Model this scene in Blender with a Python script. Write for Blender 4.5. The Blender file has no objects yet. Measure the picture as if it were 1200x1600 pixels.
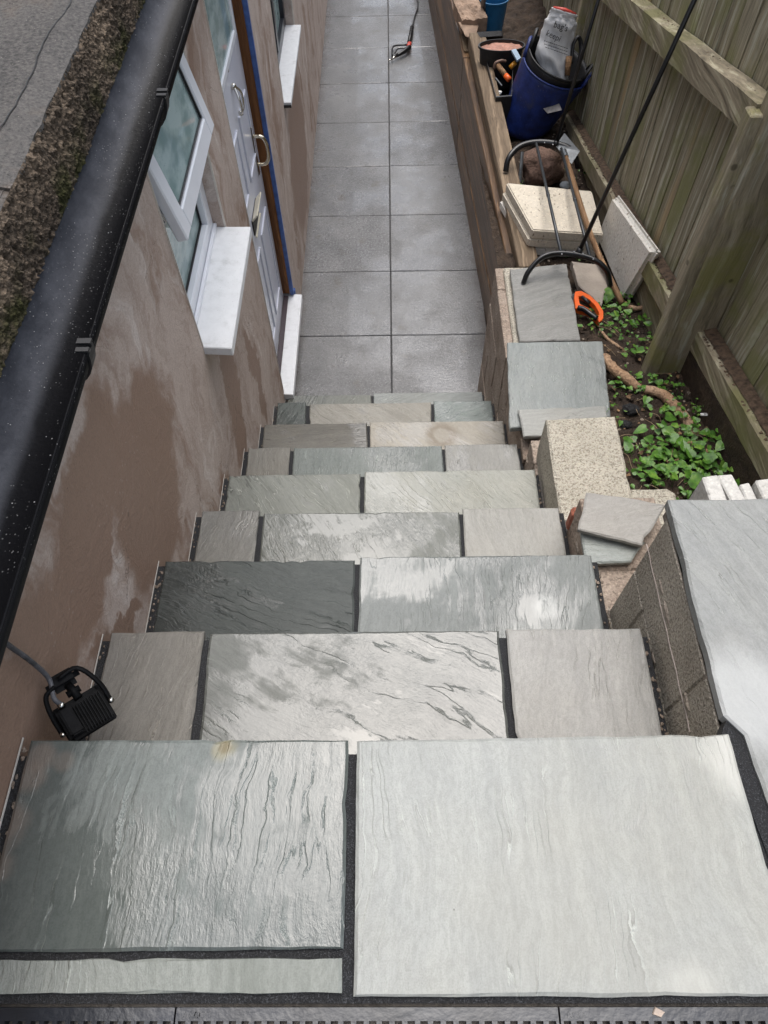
import bpy, bmesh, math, random
from mathutils import Vector, Matrix, noise as mnoise
random.seed(7)
R = math.radians
S = bpy.context.scene
COL = S.collection

# ------------------------------------------------------------------ camera, world, sun, exposure
F, PITCH, YAW, ROLL = 1102.449, 1.01174188, -0.0271438879, -0.0336692884
CAM = Vector((0.0082, 0.0, 3.15))
_fw = Vector((math.sin(YAW)*math.cos(PITCH), math.cos(YAW)*math.cos(PITCH), -math.sin(PITCH)))
_r0 = Vector((math.cos(YAW), -math.sin(YAW), 0)); _u0 = _r0.cross(_fw)
_r = _r0*math.cos(ROLL) + _u0*math.sin(ROLL); _u = -_r0*math.sin(ROLL) + _u0*math.cos(ROLL)
cd = bpy.data.cameras.new('camera'); cam = bpy.data.objects.new('camera', cd); COL.objects.link(cam)
M = Matrix((_r, _u, -_fw)).transposed().to_4x4(); M.translation = CAM
cam.matrix_world = M
cd.sensor_fit = 'VERTICAL'; cd.sensor_height = 24.0; cd.lens = 24.0*F/1600.0
cd.clip_start = 0.02; cd.clip_end = 500
S.camera = cam

def at(px, py, x=None, y=None, z=None):
    """where the sight line of photo pixel (px, py) meets a plane of the place"""
    d = _r*(px-600)/F - _u*(py-800)/F + _fw
    if x is not None: t = (x-CAM.x)/d.x
    elif y is not None: t = (y-CAM.y)/d.y
    else: t = (z-CAM.z)/d.z
    return CAM + d*t

W = bpy.data.worlds.new('World'); S.world = W; W.use_nodes = True
wn = W.node_tree; bg = wn.nodes['Background']
SUN_EL, SUN_AZ = R(74), R(10)          # azimuth measured from +Y towards +X
sky = wn.nodes.new('ShaderNodeTexSky'); sky.sky_type = 'NISHITA'; sky.sun_disc = False
sky.sun_elevation = SUN_EL; sky.sun_rotation = SUN_AZ; sky.air_density = 1.2; sky.dust_density = 4.0; sky.ozone_density = 1.0
hs = wn.nodes.new('ShaderNodeHueSaturation'); hs.inputs['Saturation'].default_value = 0.5
wn.links.new(sky.outputs[0], hs.inputs['Color']); wn.links.new(hs.outputs[0], bg.inputs['Color'])
bg.inputs['Strength'].default_value = 0.15
sl = bpy.data.lights.new('sun', 'SUN'); sl.energy = 0.85; sl.angle = R(46); sl.color = (1.0, 0.98, 0.95)
so = bpy.data.objects.new('sun', sl); COL.objects.link(so)
sd = Vector((math.sin(SUN_AZ)*math.cos(SUN_EL), math.cos(SUN_AZ)*math.cos(SUN_EL), math.sin(SUN_EL)))
so.rotation_euler = sd.to_track_quat('Z', 'Y').to_euler(); so.location = (0, 3, 12)
S.view_settings.view_transform = 'Standard'; S.view_settings.look = 'None'
S.view_settings.gamma = 1; S.view_settings.use_curve_mapping = False
S.view_settings.exposure = 0.88

# ------------------------------------------------------------------ object helpers
WL = {}
def props(o, label=None, cat=None, group=None, kind=None):
    if label: o['label'] = label
    if cat: o['category'] = cat
    if group: o['group'] = group
    if kind: o['kind'] = kind
    return o
def thing(name, label, cat, loc, group=None, kind=None):
    o = bpy.data.objects.new(name, None); COL.objects.link(o); o.empty_display_size = .05
    o.location = loc; WL[o.name] = Vector(loc)
    return props(o, label, cat, group, kind)
def link(name, me, org, parent=None):
    o = bpy.data.objects.new(name, me); COL.objects.link(o)
    if parent is not None:
        o.parent = parent; o.location = org - WL[parent.name]
    else: o.location = org
    WL[o.name] = Vector(org)
    return o
def obj(name, bm, m, parent=None, smooth=False, **k):
    bmesh.ops.recalc_face_normals(bm, faces=bm.faces[:])
    xs = [v.co.x for v in bm.verts]; ys = [v.co.y for v in bm.verts]; zs = [v.co.z for v in bm.verts]
    org = Vector(((min(xs)+max(xs))/2, (min(ys)+max(ys))/2, min(zs)))
    for v in bm.verts: v.co -= org
    if smooth:
        for f in bm.faces: f.smooth = True
    me = bpy.data.meshes.new(name); bm.to_mesh(me); bm.free()
    me.materials.append(m)
    return props(link(name, me, org, parent), **k)
def B(): return bmesh.new()
def bx(bm, a, b):
    """axis-aligned box from corner a to corner b"""
    x0,y0,z0 = a; x1,y1,z1 = b
    v = [bm.verts.new(p) for p in ((x0,y0,z0),(x1,y0,z0),(x1,y1,z0),(x0,y1,z0),(x0,y0,z1),(x1,y0,z1),(x1,y1,z1),(x0,y1,z1))]
    for f in ((0,1,2,3),(4,5,6,7),(0,1,5,4),(1,2,6,5),(2,3,7,6),(3,0,4,7)): bm.faces.new([v[i] for i in f])
    return v
def hexa(bm, bot, top):
    v = [bm.verts.new(p) for p in list(bot)+list(top)]
    n = len(bot)
    bm.faces.new(v[:n]); bm.faces.new(v[n:])
    for i in range(n): bm.faces.new((v[i], v[(i+1)%n], v[n+(i+1)%n], v[n+i]))
    return v
def bevel(bm, w, seg=1):
    bmesh.ops.recalc_face_normals(bm, faces=bm.faces[:])
    bmesh.ops.bevel(bm, geom=bm.edges[:], offset=w, segments=seg, affect='EDGES', clamp_overlap=True)
    return bm
def box(a, b, bev=0, seg=1):
    bm = B(); bx(bm, a, b)
    if bev: bevel(bm, bev, seg)
    return bm
def tube(bm, pts, r, n=10, cap=True, closed=False, flat=1.0):
    pts = [Vector(p) for p in pts]; N = len(pts)
    rr = r if isinstance(r, (list, tuple)) else [r]*N
    rings = []; ref = None
    for i, p in enumerate(pts):
        if closed: t = (pts[(i+1)%N]-pts[i-1]).normalized()
        else: t = (pts[min(i+1,N-1)]-pts[max(i-1,0)]).normalized()
        if ref is None:
            ref = Vector((0,0,1)) if abs(t.z) < .9 else Vector((1,0,0))
        a = (ref - t*ref.dot(t)).normalized(); ref = a; b = t.cross(a)
        rings.append([bm.verts.new(p + (a*math.cos(2*math.pi*k/n)*flat + b*math.sin(2*math.pi*k/n))*rr[i]) for k in range(n)])
    for i in range(N if closed else N-1):
        A, C = rings[i], rings[(i+1)%N]
        for k in range(n): bm.faces.new((A[k], A[(k+1)%n], C[(k+1)%n], C[k]))
    if cap and not closed:
        bm.faces.new(rings[0]); bm.faces.new(rings[-1])
    return bm
def smoothpath(pts, k=6):
    pts = [Vector(p) for p in pts]; out = []
    P = [pts[0]*2-pts[1]] + pts + [pts[-1]*2-pts[-2]]
    for i in range(1, len(P)-2):
        for j in range(k):
            t = j/k; a, b, c, d = P[i-1:i+3]
            out.append(.5*((2*b)+(c-a)*t+(2*a-5*b+4*c-d)*t*t+(3*b-a-3*c+d)*t**3))
    out.append(pts[-1]); return out
def slabbm(pts, z, th, jit=.0016, step=.022, cham=.003, seed=0, tilt=None):
    """a riven slab: top outline pts (x, y), ragged hand-cut edge, small chamfer"""
    rnd = random.Random(seed); out = []; n = len(pts)
    for i in range(n):
        a = Vector(pts[i]); b = Vector(pts[(i+1)%n]); L = (b-a).length; k = max(2, int(L/step))
        nn = Vector(((b-a).y, -(b-a).x)).normalized()
        for j in range(k):
            p = a.lerp(b, j/k)
            o = mnoise.noise(Vector((p.x*14, p.y*14, seed*3.7)))*jit*1.3 + rnd.uniform(-1, 1)*jit*.5
            if rnd.random() < .03 and j: o -= jit*2.5
            out.append(p + nn*o)
    c = sum(out, Vector((0, 0)))/len(out)
    zf = (lambda p: 0) if tilt is None else (lambda p: (p.x-c.x)*tilt[0] + (p.y-c.y)*tilt[1])
    bm = B(); rings = []
    for inset, dz in ((.004, -th), (0.0, -th*.75), (-.0008, -cham), (cham, 0)):
        ring = []
        for p in out:
            d = (c-p); q = p + d.normalized()*inset*1.3
            ring.append(bm.verts.new((q.x, q.y, z+dz+zf(q)+(rnd.uniform(-.0008,.0008) if -th*.5 < dz < 0 else 0))))
        rings.append(ring)
    m = len(out)
    for A, C in zip(rings, rings[1:]):
        for k in range(m): bm.faces.new((A[k], A[(k+1)%m], C[(k+1)%m], C[k]))
    bm.faces.new(rings[-1]); bm.faces.new(rings[0])
    return bm
def lump(bm, c, r, seed=0, sub=2, amp=.25, sq=(1,1,1)):
    t = bmesh.ops.create_icosphere(bm, subdivisions=sub, radius=1)
    for v in t['verts']:
        n = 1 + amp*mnoise.fractal(v.co*1.3+Vector((seed*7.1, seed, 3)), .9, 2, 4)
        v.co = Vector((v.co.x*sq[0], v.co.y*sq[1], v.co.z*sq[2]))*r*n + Vector(c)
    return bm

# ------------------------------------------------------------------ node helpers
class NT:
    def __init__(s, name):
        s.m = bpy.data.materials.new(name); s.m.use_nodes = True; s.t = s.m.node_tree
        s.b = s.t.nodes['Principled BSDF']
    def n(s, ty, **k):
        o = s.t.nodes.new(ty)
        for a, b in k.items(): setattr(o, a, b)
        return o
    def put(s, sock, v):
        if isinstance(v, bpy.types.NodeSocket): s.t.links.new(v, sock)
        elif v is not None:
            if sock.type == 'RGBA' and len(v) == 3: v = (*v, 1)
            sock.default_value = v
    def pos(s):
        return s.n('ShaderNodeNewGeometry').outputs['Position']
    def nrm(s):
        return s.n('ShaderNodeNewGeometry').outputs['Normal']
    def map(s, v, scale=(1,1,1), rot=(0,0,0), loc=(0,0,0)):
        o = s.n('ShaderNodeMapping'); s.put(o.inputs['Vector'], v)
        o.inputs['Scale'].default_value = scale; o.inputs['Rotation'].default_value = rot; o.inputs['Location'].default_value = loc
        return o.outputs[0]
    def noise(s, v, sc, det=4, ro=.5, dist=0, col=False):
        o = s.n('ShaderNodeTexNoise'); s.put(o.inputs['Vector'], v)
        o.inputs['Scale'].default_value = sc; o.inputs['Detail'].default_value = det
        o.inputs['Roughness'].default_value = ro; o.inputs['Distortion'].default_value = dist
        return o.outputs['Color' if col else 'Fac']
    def vor(s, v, sc, feat='F1', out='Distance'):
        o = s.n('ShaderNodeTexVoronoi', feature=feat); s.put(o.inputs['Vector'], v); o.inputs['Scale'].default_value = sc
        return o.outputs[out]
    def math(s, op, a, b=None, c=None):
        o = s.n('ShaderNodeMath', operation=op); s.put(o.inputs[0], a); s.put(o.inputs[1], b)
        if c is not None: s.put(o.inputs[2], c)
        return o.outputs[0]
    def vm(s, op, a, b):
        o = s.n('ShaderNodeVectorMath', operation=op); s.put(o.inputs[0], a)
        if op == 'SCALE': s.put(o.inputs['Scale'], b)
        else: s.put(o.inputs[1], b)
        return o.outputs[0]
    def ss(s, v, a, b, lo=0, hi=1):
        o = s.n('ShaderNodeMapRange', interpolation_type='SMOOTHSTEP'); s.put(o.inputs[0], v)
        for i, x in zip((1,2,3,4), (a,b,lo,hi)): o.inputs[i].default_value = x
        return o.outputs[0]
    def ramp(s, f, stops):
        o = s.n('ShaderNodeValToRGB'); s.put(o.inputs[0], f); e = o.color_ramp.elements
        while len(e) < len(stops): e.new(.5)
        for k, (p, c) in zip(e, stops): k.position = p; k.color = (*c, 1) if len(c) == 3 else c
        return o.outputs[0]
    def mix(s, f, a, b, mode='MIX'):
        o = s.n('ShaderNodeMix', data_type='RGBA', blend_type=mode); s.put(o.inputs[0], f)
        s.put(o.inputs[6], a); s.put(o.inputs[7], b); return o.outputs[2]
    def mf(s, f, a, b):
        o = s.n('ShaderNodeMix', data_type='FLOAT'); s.put(o.inputs[0], f); s.put(o.inputs[2], a); s.put(o.inputs[3], b); return o.outputs[0]
    def bump(s, h, st=.5, dist=.01, nrm=None):
        o = s.n('ShaderNodeBump'); s.put(o.inputs['Height'], h); s.put(o.inputs['Strength'], st)
        o.inputs['Distance'].default_value = dist
        if nrm is not None: s.put(o.inputs['Normal'], nrm)
        return o.outputs[0]
    def out(s, col=None, rough=None, nrm=None, spec=None, metal=None, coat=None, ior=None):
        b = s.b.inputs
        if col is not None: s.put(b['Base Color'], col)
        if rough is not None: s.put(b['Roughness'], rough)
        if nrm is not None: s.put(b['Normal'], nrm)
        if spec is not None: s.put(b['Specular IOR Level'], spec)
        if metal is not None: s.put(b['Metallic'], metal)
        if coat is not None: s.put(b['Coat Weight'], coat); s.put(b['Coat Roughness'], .05)
        if ior is not None: s.put(b['IOR'], ior)
        return s.m
def c8(r, g, b, k=1.0):
    f = lambda u: (u/255/12.92 if u <= 10 else ((u/255+.055)/1.055)**2.4)*k
    return (f(r), f(g), f(b))

# ------------------------------------------------------------------ materials
_sid = [0]
def stone(col_a, col_b, wet=.5, angle=0., stretch=(5, 1.1), K=13, ridge_light=.6, rough=(.55, .16), seed=None, stain=None, relief=1.0):
    """riven sandstone: ledges that follow the bedding, ledge lines with light and shade painted in, a wet film over part of it"""
    col_a = tuple(x*.80 for x in col_a); col_b = tuple(x*.80 for x in col_b)
    _sid[0] += 1; sd_ = seed if seed is not None else _sid[0]
    t = NT('riven_stone_%d' % sd_)
    p = t.map(t.pos(), rot=(0, 0, R(angle)), loc=((sd_*3.13) % 7.0, (sd_*1.7) % 5.0, 0))
    wv = t.vm('SCALE', t.vm('SUBTRACT', t.noise(p, 3.2, 4, .55, col=True), (.5, .5, .5)), .11)
    v = t.vm('ADD', p, wv)
    vs = t.map(v, scale=(stretch[0]*1.15, stretch[1]*.8, 1))
    h = t.noise(vs, 1.5, 5, .60)
    micro = t.noise(t.map(v, scale=(2.2, 1, 1)), 70, 4, .7)
    hl = t.noise(t.map(v, scale=(stretch[0]*1.5, stretch[1]*.62, 1)), 1.6, 4, .55)
    k = t.math('ADD', t.math('MULTIPLY', hl, K), t.math('MULTIPLY', micro, .28)); fl = t.math('FLOOR', k); fr = t.math('FRACT', k)
    msk = t.ss(t.noise(p, 3.7, 4, .62), .42, .56)
    st = t.ss(fr, .90, 1.0)
    terr = t.math('DIVIDE', t.math('ADD', fl, st), K)
    fade = t.ss(t.noise(p, 17, 3, .6), .36, .54)
    line = t.math('MULTIPLY', t.math('MULTIPLY', t.ss(fr, .88, .96), t.ss(fr, 1.0, .975)), t.math('MULTIPLY', msk, fade))
    fine = t.noise(t.map(v, scale=(stretch[0]*1.5, stretch[1]*.8, 1)), 9, 5, .68)
    grain = t.noise(p, 420, 2, .5)
    puddle = t.noise(p, 2.6, 5, .6, .5)
    pw = t.math('ADD', puddle, t.math('MULTIPLY', t.math('SUBTRACT', fine, .5), -.34))
    wetm = t.ss(pw, .62-.32*wet, .72-.30*wet) if wet > 0 else 0.0
    film = t.ss(pw, .79-.26*wet, .83-.26*wet) if wet > 0 else 0.0
    base = t.ramp(t.noise(vs, .9, 6, .65), [(.3, col_a), (.7, col_b)])
    base = t.mix(t.ss(fine, .38, .66, 0, .5), base, (col_b[0]*1.12, col_b[1]*1.12, col_b[2]*1.1))
    mott = t.math('ADD', t.math('MULTIPLY', grain, .45), t.math('MULTIPLY', micro, .65))
    base = t.mix(t.ss(mott, .42, .72, .0, .38), base, (col_a[0]*.62, col_a[1]*.62, col_a[2]*.6))
    base = t.mix(t.ss(t.noise(p, 1.7, 4, .6), .45, .7, 0, .28), base, (col_b[0]*.85, col_b[1]*.78, col_b[2]*.66))
    if wet > 0: base = t.mix(t.math('MULTIPLY', wetm, .40), base, (col_a[0]*.40, col_a[1]*.42, col_a[2]*.41))
    pale = (min(.72, col_b[0]*1.7), min(.73, col_b[1]*1.7), min(.71, col_b[2]*1.65))
    base = t.mix(t.math('MULTIPLY', line, ridge_light), base, pale)  # light catching the ledge ridges, painted into the colour as pale lines
    crease = t.math('MULTIPLY', t.math('MULTIPLY', t.ss(fr, .0, .015), t.ss(fr, .075, .03)), t.math('MULTIPLY', msk, fade))
    base = t.mix(t.math('MULTIPLY', crease, .4), base, (col_a[0]*.4, col_a[1]*.38, col_a[2]*.34))  # shade beside the ledges, painted into the colour as dark creases
    spots = t.ss(t.vor(p, 22), .045, .02)
    spots = t.math('MULTIPLY', spots, t.ss(t.noise(p, 9, 2), .55, .6))
    base = t.mix(t.math('MULTIPLY', spots, .8), base, (.05, .045, .04))
    if stain:
        for (sx, sy, r0, r1, cc, am) in stain:
            d = t.n('ShaderNodeVectorMath', operation='DISTANCE')
            pp = t.vm('ADD', t.map(t.pos(), scale=(1,1,0)), t.vm('SCALE', t.vm('SUBTRACT', t.noise(t.pos(), 9, 3, .6, col=True), (.5,.5,.5)), .06 if r1 > .02 else .008))
            t.put(d.inputs[0], t.map(pp, scale=(1,1,0))); d.inputs[1].default_value = (sx, sy, 0)
            f = t.ss(d.outputs['Value'], r1*1.1, r1*.45)
            if r0 > 0: f = t.math('MULTIPLY', f, t.ss(d.outputs['Value'], r0*.6, r0, .25, 1))
            base = t.mix(t.math('MULTIPLY', f, am), base, cc)
    r = rough[0]
    if wet > 0:
        r = t.mf(wetm, rough[0], rough[1]+.04); r = t.mf(film, r, .05)
    hh = t.math('ADD', t.math('MULTIPLY', fine, .30), t.math('MULTIPLY', micro, .16))
    hh = t.math('ADD', hh, t.math('MULTIPLY', grain, .02))
    stn = t.mf(film, .75*relief, .10*relief) if wet > 0 else .75*relief
    n1 = t.bump(hh, t.math('MULTIPLY', stn, t.ss(t.noise(p, 2.9, 3, .6), .38, .62, .3, 1.0)), .013)
    led = t.math('MULTIPLY', terr, 1.0)
    nb = t.bump(led, t.math('MULTIPLY', t.mf(t.math('MULTIPLY', msk, fade), .10, 1.0), t.mf(film, .95, .45) if wet > 0 else .95), .020*relief, n1)
    return t.out(base, r, nb, spec=t.mf(wetm, .35, .7) if wet > 0 else .3)

def mk_paving():
    t = NT('concrete_paving')
    p = t.pos(); g = t.noise(p, 62, 6, .82); sp = t.vor(p, 85)
    oi = t.n('ShaderNodeObjectInfo').outputs['Random']
    c = t.ramp(t.noise(p, 3.1, 6, .65), [(.32, (.085, .086, .088)), (.5, (.12, .121, .123)), (.68, (.165, .165, .165))])
    c = t.mix(t.ss(g, .50, .62, 0, .8), c, (.030, .030, .031))
    c = t.mix(t.ss(g, .46, .36, 0, .5), c, (.26, .26, .255))
    c = t.mix(t.ss(sp, .30, .14, 0, .7), c, (.34, .34, .335))
    c = t.mix(t.ss(t.noise(p, 6.5, 4, .65), .60, .70, 0, .55), c, (.065, .05, .03))
    c = t.mix(t.ss(t.noise(p, 1.1, 6, .7), .50, .66, 0, .2), c, (.21, .205, .20))
    c = t.mix(t.math('MULTIPLY', oi, .4), c, (.17, .168, .165))
    sx = t.n('ShaderNodeSeparateXYZ'); t.put(sx.inputs[0], p)
    ed = t.ss(t.math('ADD', t.math('ABSOLUTE', sx.outputs[0]), t.math('MULTIPLY', t.noise(p, 7, 5, .7), .16)), .60, .68)
    c = t.mix(t.math('MULTIPLY', ed, .6), c, (.06, .045, .035))
    w = t.ss(t.noise(p, 2.0, 8, .72), .40, .62)
    bh = t.math('ADD', t.math('MULTIPLY', g, .9), t.math('MULTIPLY', t.noise(p, 60, 3, .6), .35))
    return t.out(c, t.mf(w, .42, .22), t.bump(bh, .6, .005), spec=t.mf(w, .6, 1.0), coat=t.mf(w, .0, .6))
def mk_render():
    """new cement render drying out: brown damp patches, pale dry blooms, trowel streaks"""
    t = NT('cement_render')
    p = t.pos()
    wv = t.vm('SCALE', t.vm('SUBTRACT', t.noise(p, 2.6, 4, .6, col=True), (.5,.5,.5)), .5)
    v = t.vm('ADD', p, wv)
    vs = t.map(v, scale=(1, 2.4, .75), rot=(R(-8), 0, 0))
    n = t.noise(vs, 2.4, 6, .62)
    sx = t.n('ShaderNodeSeparateXYZ'); t.put(sx.inputs[0], t.vm('ADD', p, t.vm('SCALE', t.vm('SUBTRACT', t.noise(p, 3.5, 5, .65, col=True), (.5,.5,.5)), .42)))
    Y, Z = sx.outputs[1], sx.outputs[2]
    def blob(cy, cz, ay, az, ang=0):
        dy = t.math('SUBTRACT', Y, cy); dz = t.math('SUBTRACT', Z, cz); ca, sa = math.cos(ang), math.sin(ang)
        u = t.math('DIVIDE', t.math('ADD', t.math('MULTIPLY', dy, ca), t.math('MULTIPLY', dz, sa)), ay)
        w = t.math('DIVIDE', t.math('SUBTRACT', t.math('MULTIPLY', dz, ca), t.math('MULTIPLY', dy, sa)), az)
        d = t.math('ADD', t.math('MULTIPLY', u, u), t.math('MULTIPLY', w, w))
        return t.ss(d, 1.25, .75)
    bl = blob(.97, 1.76, .24, .26, R(-20))
    for a in ((.70, 1.99, .30, .13, R(20)), (.2, 2.0, .35, .18, 0), (1.75, 1.15, .12, .3, R(-20)), (1.35, .95, .08, .22, 0), (2.15, .9, .08, .3, 0), (.55, 1.72, .16, .05, R(-30)), (4.4, .5, .5, .4, 0)):
        bl = t.math('MAXIMUM', bl, blob(*a))
    dry = t.ss(n, .30, .52)
    dry = t.math('MULTIPLY', dry, t.math('SUBTRACT', 1.0, t.math('MULTIPLY', bl, .97)))
    c = t.mix(dry, (.29, .190, .138), (.53, .44, .385))
    bloom = t.math('MULTIPLY', t.ss(t.noise(t.map(v, scale=(1, 3.4, .9)), 3.6, 5, .6), .54, .70), t.math('SUBTRACT', 1.0, bl))
    c = t.mix(t.math('MULTIPLY', bloom, .75), c, (.70, .635, .59))
    c = t.mix(t.ss(t.noise(t.map(v, scale=(1, 2.2, .7)), 7, 6, .72), .44, .66, 0, .38), c, (.26, .175, .13))
    g = t.noise(p, 240, 3, .6)
    c = t.mix(t.ss(g, .3, .75, 0, .28), c, (.12, .085, .065))
    spk = t.math('MULTIPLY', t.ss(t.vor(p, 26), .05, .03), t.ss(t.noise(p, 7, 2), .56, .6))
    c = t.mix(t.math('MULTIPLY', spk, .7), c, (.07, .05, .04))
    crk = t.math('MULTIPLY', t.ss(t.vor(t.vm('ADD', p, t.vm('SCALE', t.noise(p, 9, 4, .7, col=True), .12)), 3.2, 'DISTANCE_TO_EDGE'), .006, .001), t.ss(t.noise(p, 4, 2), .52, .58))
    c = t.mix(t.math('MULTIPLY', crk, .5), c, (.07, .05, .04))
    spl = t.math('MULTIPLY', t.ss(t.vor(p, 55), .16, .10), t.ss(t.noise(p, 5, 3), .50, .60))
    c = t.mix(t.math('MULTIPLY', spl, .28), c, (.55, .50, .46))
    tr = t.noise(t.map(v, scale=(1, 1, 3.5)), 16, 5, .65)
    b = t.bump(t.math('ADD', t.math('MULTIPLY', g, .35), tr), .38, .008)
    return t.out(c, t.mf(bl, .75, .5), b, spec=.35)
def mk_felt():
    t = NT('mineral_roof_felt'); p = t.pos()
    g = t.noise(p, 130, 4, .8); n = t.noise(p, 3.5, 5, .6)
    c = t.ramp(n, [(.3, (.045, .044, .044)), (.55, (.085, .081, .078)), (.72, (.15, .11, .08))])
    c = t.mix(t.ss(g, .46, .62, 0, .7), c, (.14, .13, .122))
    c = t.mix(t.ss(g, .46, .34, 0, .7), c, (.02, .019, .018))
    c = t.mix(t.ss(t.vor(p, 60), .12, .05, 0, .7), c, (.26, .24, .22))
    return t.out(c, .75, t.bump(g, .8, .006), spec=.3)
def mk_drip():
    t = NT('mossy_felt_edge'); p = t.pos()
    g = t.noise(p, 120, 4, .7); n = t.noise(p, 6, 5, .6)
    c = t.ramp(n, [(.3, (.07, .055, .042)), (.5, (.17, .13, .095)), (.7, (.30, .23, .165))])
    c = t.mix(t.ss(g, .42, .62, 0, .7), c, (.035, .028, .022))
    c = t.mix(t.ss(t.vor(p, 190), .22, .12, 0, .5), c, (.38, .32, .26))
    sz = t.n('ShaderNodeSeparateXYZ'); t.put(sz.inputs[0], p)
    ms = t.math('MULTIPLY', t.ss(sz.outputs[2], 2.42, 2.37), t.ss(t.noise(p, 9, 4), .42, .6))
    c = t.mix(t.math('MULTIPLY', ms, .8), c, (.045, .05, .012))
    return t.out(c, .85, t.bump(g, 1, .012), spec=.2)
def wood(name, a, b, green=None, axis=2, sc=1.0, warm=None, rough=.72, bump=.5, wet=False):
    """sawn timber, grain along the axis (0 x, 1 y, 2 z)"""
    t = NT(name); p = t.pos(); oi = t.n('ShaderNodeObjectInfo').outputs['Random']
    cx = t.n('ShaderNodeCombineXYZ'); 
    for i in range(3): t.put(cx.inputs[i], t.math('MULTIPLY', oi, (31, 17, 23)[i]))
    p2 = t.vm('ADD', p, cx.outputs[0])
    s = [1, 1, 1]; s = [14*sc]*3; s[axis] = .9*sc
    v = t.vm('ADD', p2, t.vm('SCALE', t.vm('SUBTRACT', t.noise(p2, 3, 3, .5, col=True), (.5,.5,.5)), .05))
    g = t.noise(t.map(v, scale=tuple(s)), 1.6, 7, .66)
    s2 = [70*sc]*3; s2[axis] = 2.2*sc
    g2 = t.noise(t.map(v, scale=tuple(s2)), 1.5, 5, .65)
    c = t.ramp(g, [(.28, a), (.72, b)])
    c = t.mix(t.ss(g2, .35, .7, 0, .55), c, (a[0]*.45, a[1]*.45, a[2]*.45))
    s3 = [26*sc]*3; s3[axis] = .7*sc
    g3 = t.noise(t.map(v, scale=tuple(s3)), 1.3, 4, .7)
    c = t.mix(t.ss(g3, .52, .64, 0, .6), c, tuple(min(.68, x*1.6) for x in b))
    c = t.mix(t.ss(g3, .46, .32, 0, .7), c, tuple(x*.38 for x in a))
    if green: c = t.mix(t.ss(t.noise(p2, 3.2, 5, .65), .46, .66, 0, .75), c, green)
    if warm: c = t.mix(t.ss(t.noise(t.map(v, scale=tuple(x*.35 for x in s)), 1.5, 4, .6), .6, .72, 0, .8), c, warm)
    c = t.mix(t.math('MULTIPLY', oi, .25), c, (a[0]*.7, a[1]*.7, a[2]*.7))
    kn = t.math('MULTIPLY', t.ss(t.vor(p2, 7), .10, .05), .6)
    c = t.mix(t.math('MULTIPLY', kn, t.ss(t.noise(p2, 5, 2), .55, .6)), c, (.03, .022, .015))
    return t.out(c, .42 if wet else rough, t.bump(t.math('ADD', g, t.math('MULTIPLY', g2, .7)), bump, .008), spec=.5 if wet else .25)
def speck(name, a, b, dark, sc=170, rough=.85, amt=.6, bump=.6, moss=None, dirt=None):
    t = NT(name); p = t.pos()
    n = t.noise(p, 6, 5, .6); v = t.vor(t.vm('ADD', p, t.vm('SCALE', t.noise(p, 60, 2, col=True), .01)), sc)
    c = t.ramp(n, [(.3, a), (.7, b)])
    h = t.noise(p, sc*.9, 3, .7)
    c = t.mix(t.ss(h, .45, .68, 0, amt), c, dark)
    c = t.mix(t.ss(v, .35, .2, 0, .35), c, (min(1, b[0]*1.35), min(1, b[1]*1.32), min(1, b[2]*1.25)))
    if moss: c = t.mix(t.ss(t.noise(p, 4.3, 4, .6), .5, .68, 0, .8), c, moss)
    if dirt:
        c = t.mix(t.ss(t.noise(t.map(p, scale=(2.2, 1, 1)), 42, 4, .7), .60, .67, 0, .9), c, dirt)
    return t.out(c, rough, t.bump(t.math('ADD', h, t.math('MULTIPLY', v, .5)), bump, .006), spec=.3)
def plain(name, c, rough=.5, spec=.5, metal=0, nz=.12, sc=20, bump=0, dirt=None, coat=None):
    t = NT(name); p = t.pos(); n = t.noise(p, sc, 5, .6)
    cc = t.mix(t.ss(n, .3, .75), tuple(x*(1+nz) for x in c), tuple(x*(1-nz) for x in c))
    if dirt:
        cc = t.mix(t.ss(t.noise(p, sc*6, 4, .7), .63, .70, 0, .7), cc, dirt)
        cc = t.mix(t.ss(t.noise(p, sc*.5, 4, .7), .55, .8, 0, .35), cc, dirt)
    return t.out(cc, t.mf(n, rough*.8, min(1, rough*1.2)), t.bump(t.noise(p, sc*8, 3), bump, .004) if bump else None, spec=spec, metal=metal, coat=coat)
def mk_joint():
    t = NT('black_jointing'); p = t.pos(); g = t.noise(p, 520, 2, .7)
    c = t.mix(t.ss(g, .5, .72), (.011, .011, .012), (.075, .078, .085))
    return t.out(c, .5, t.bump(g, .9, .004), spec=.5)
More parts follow.
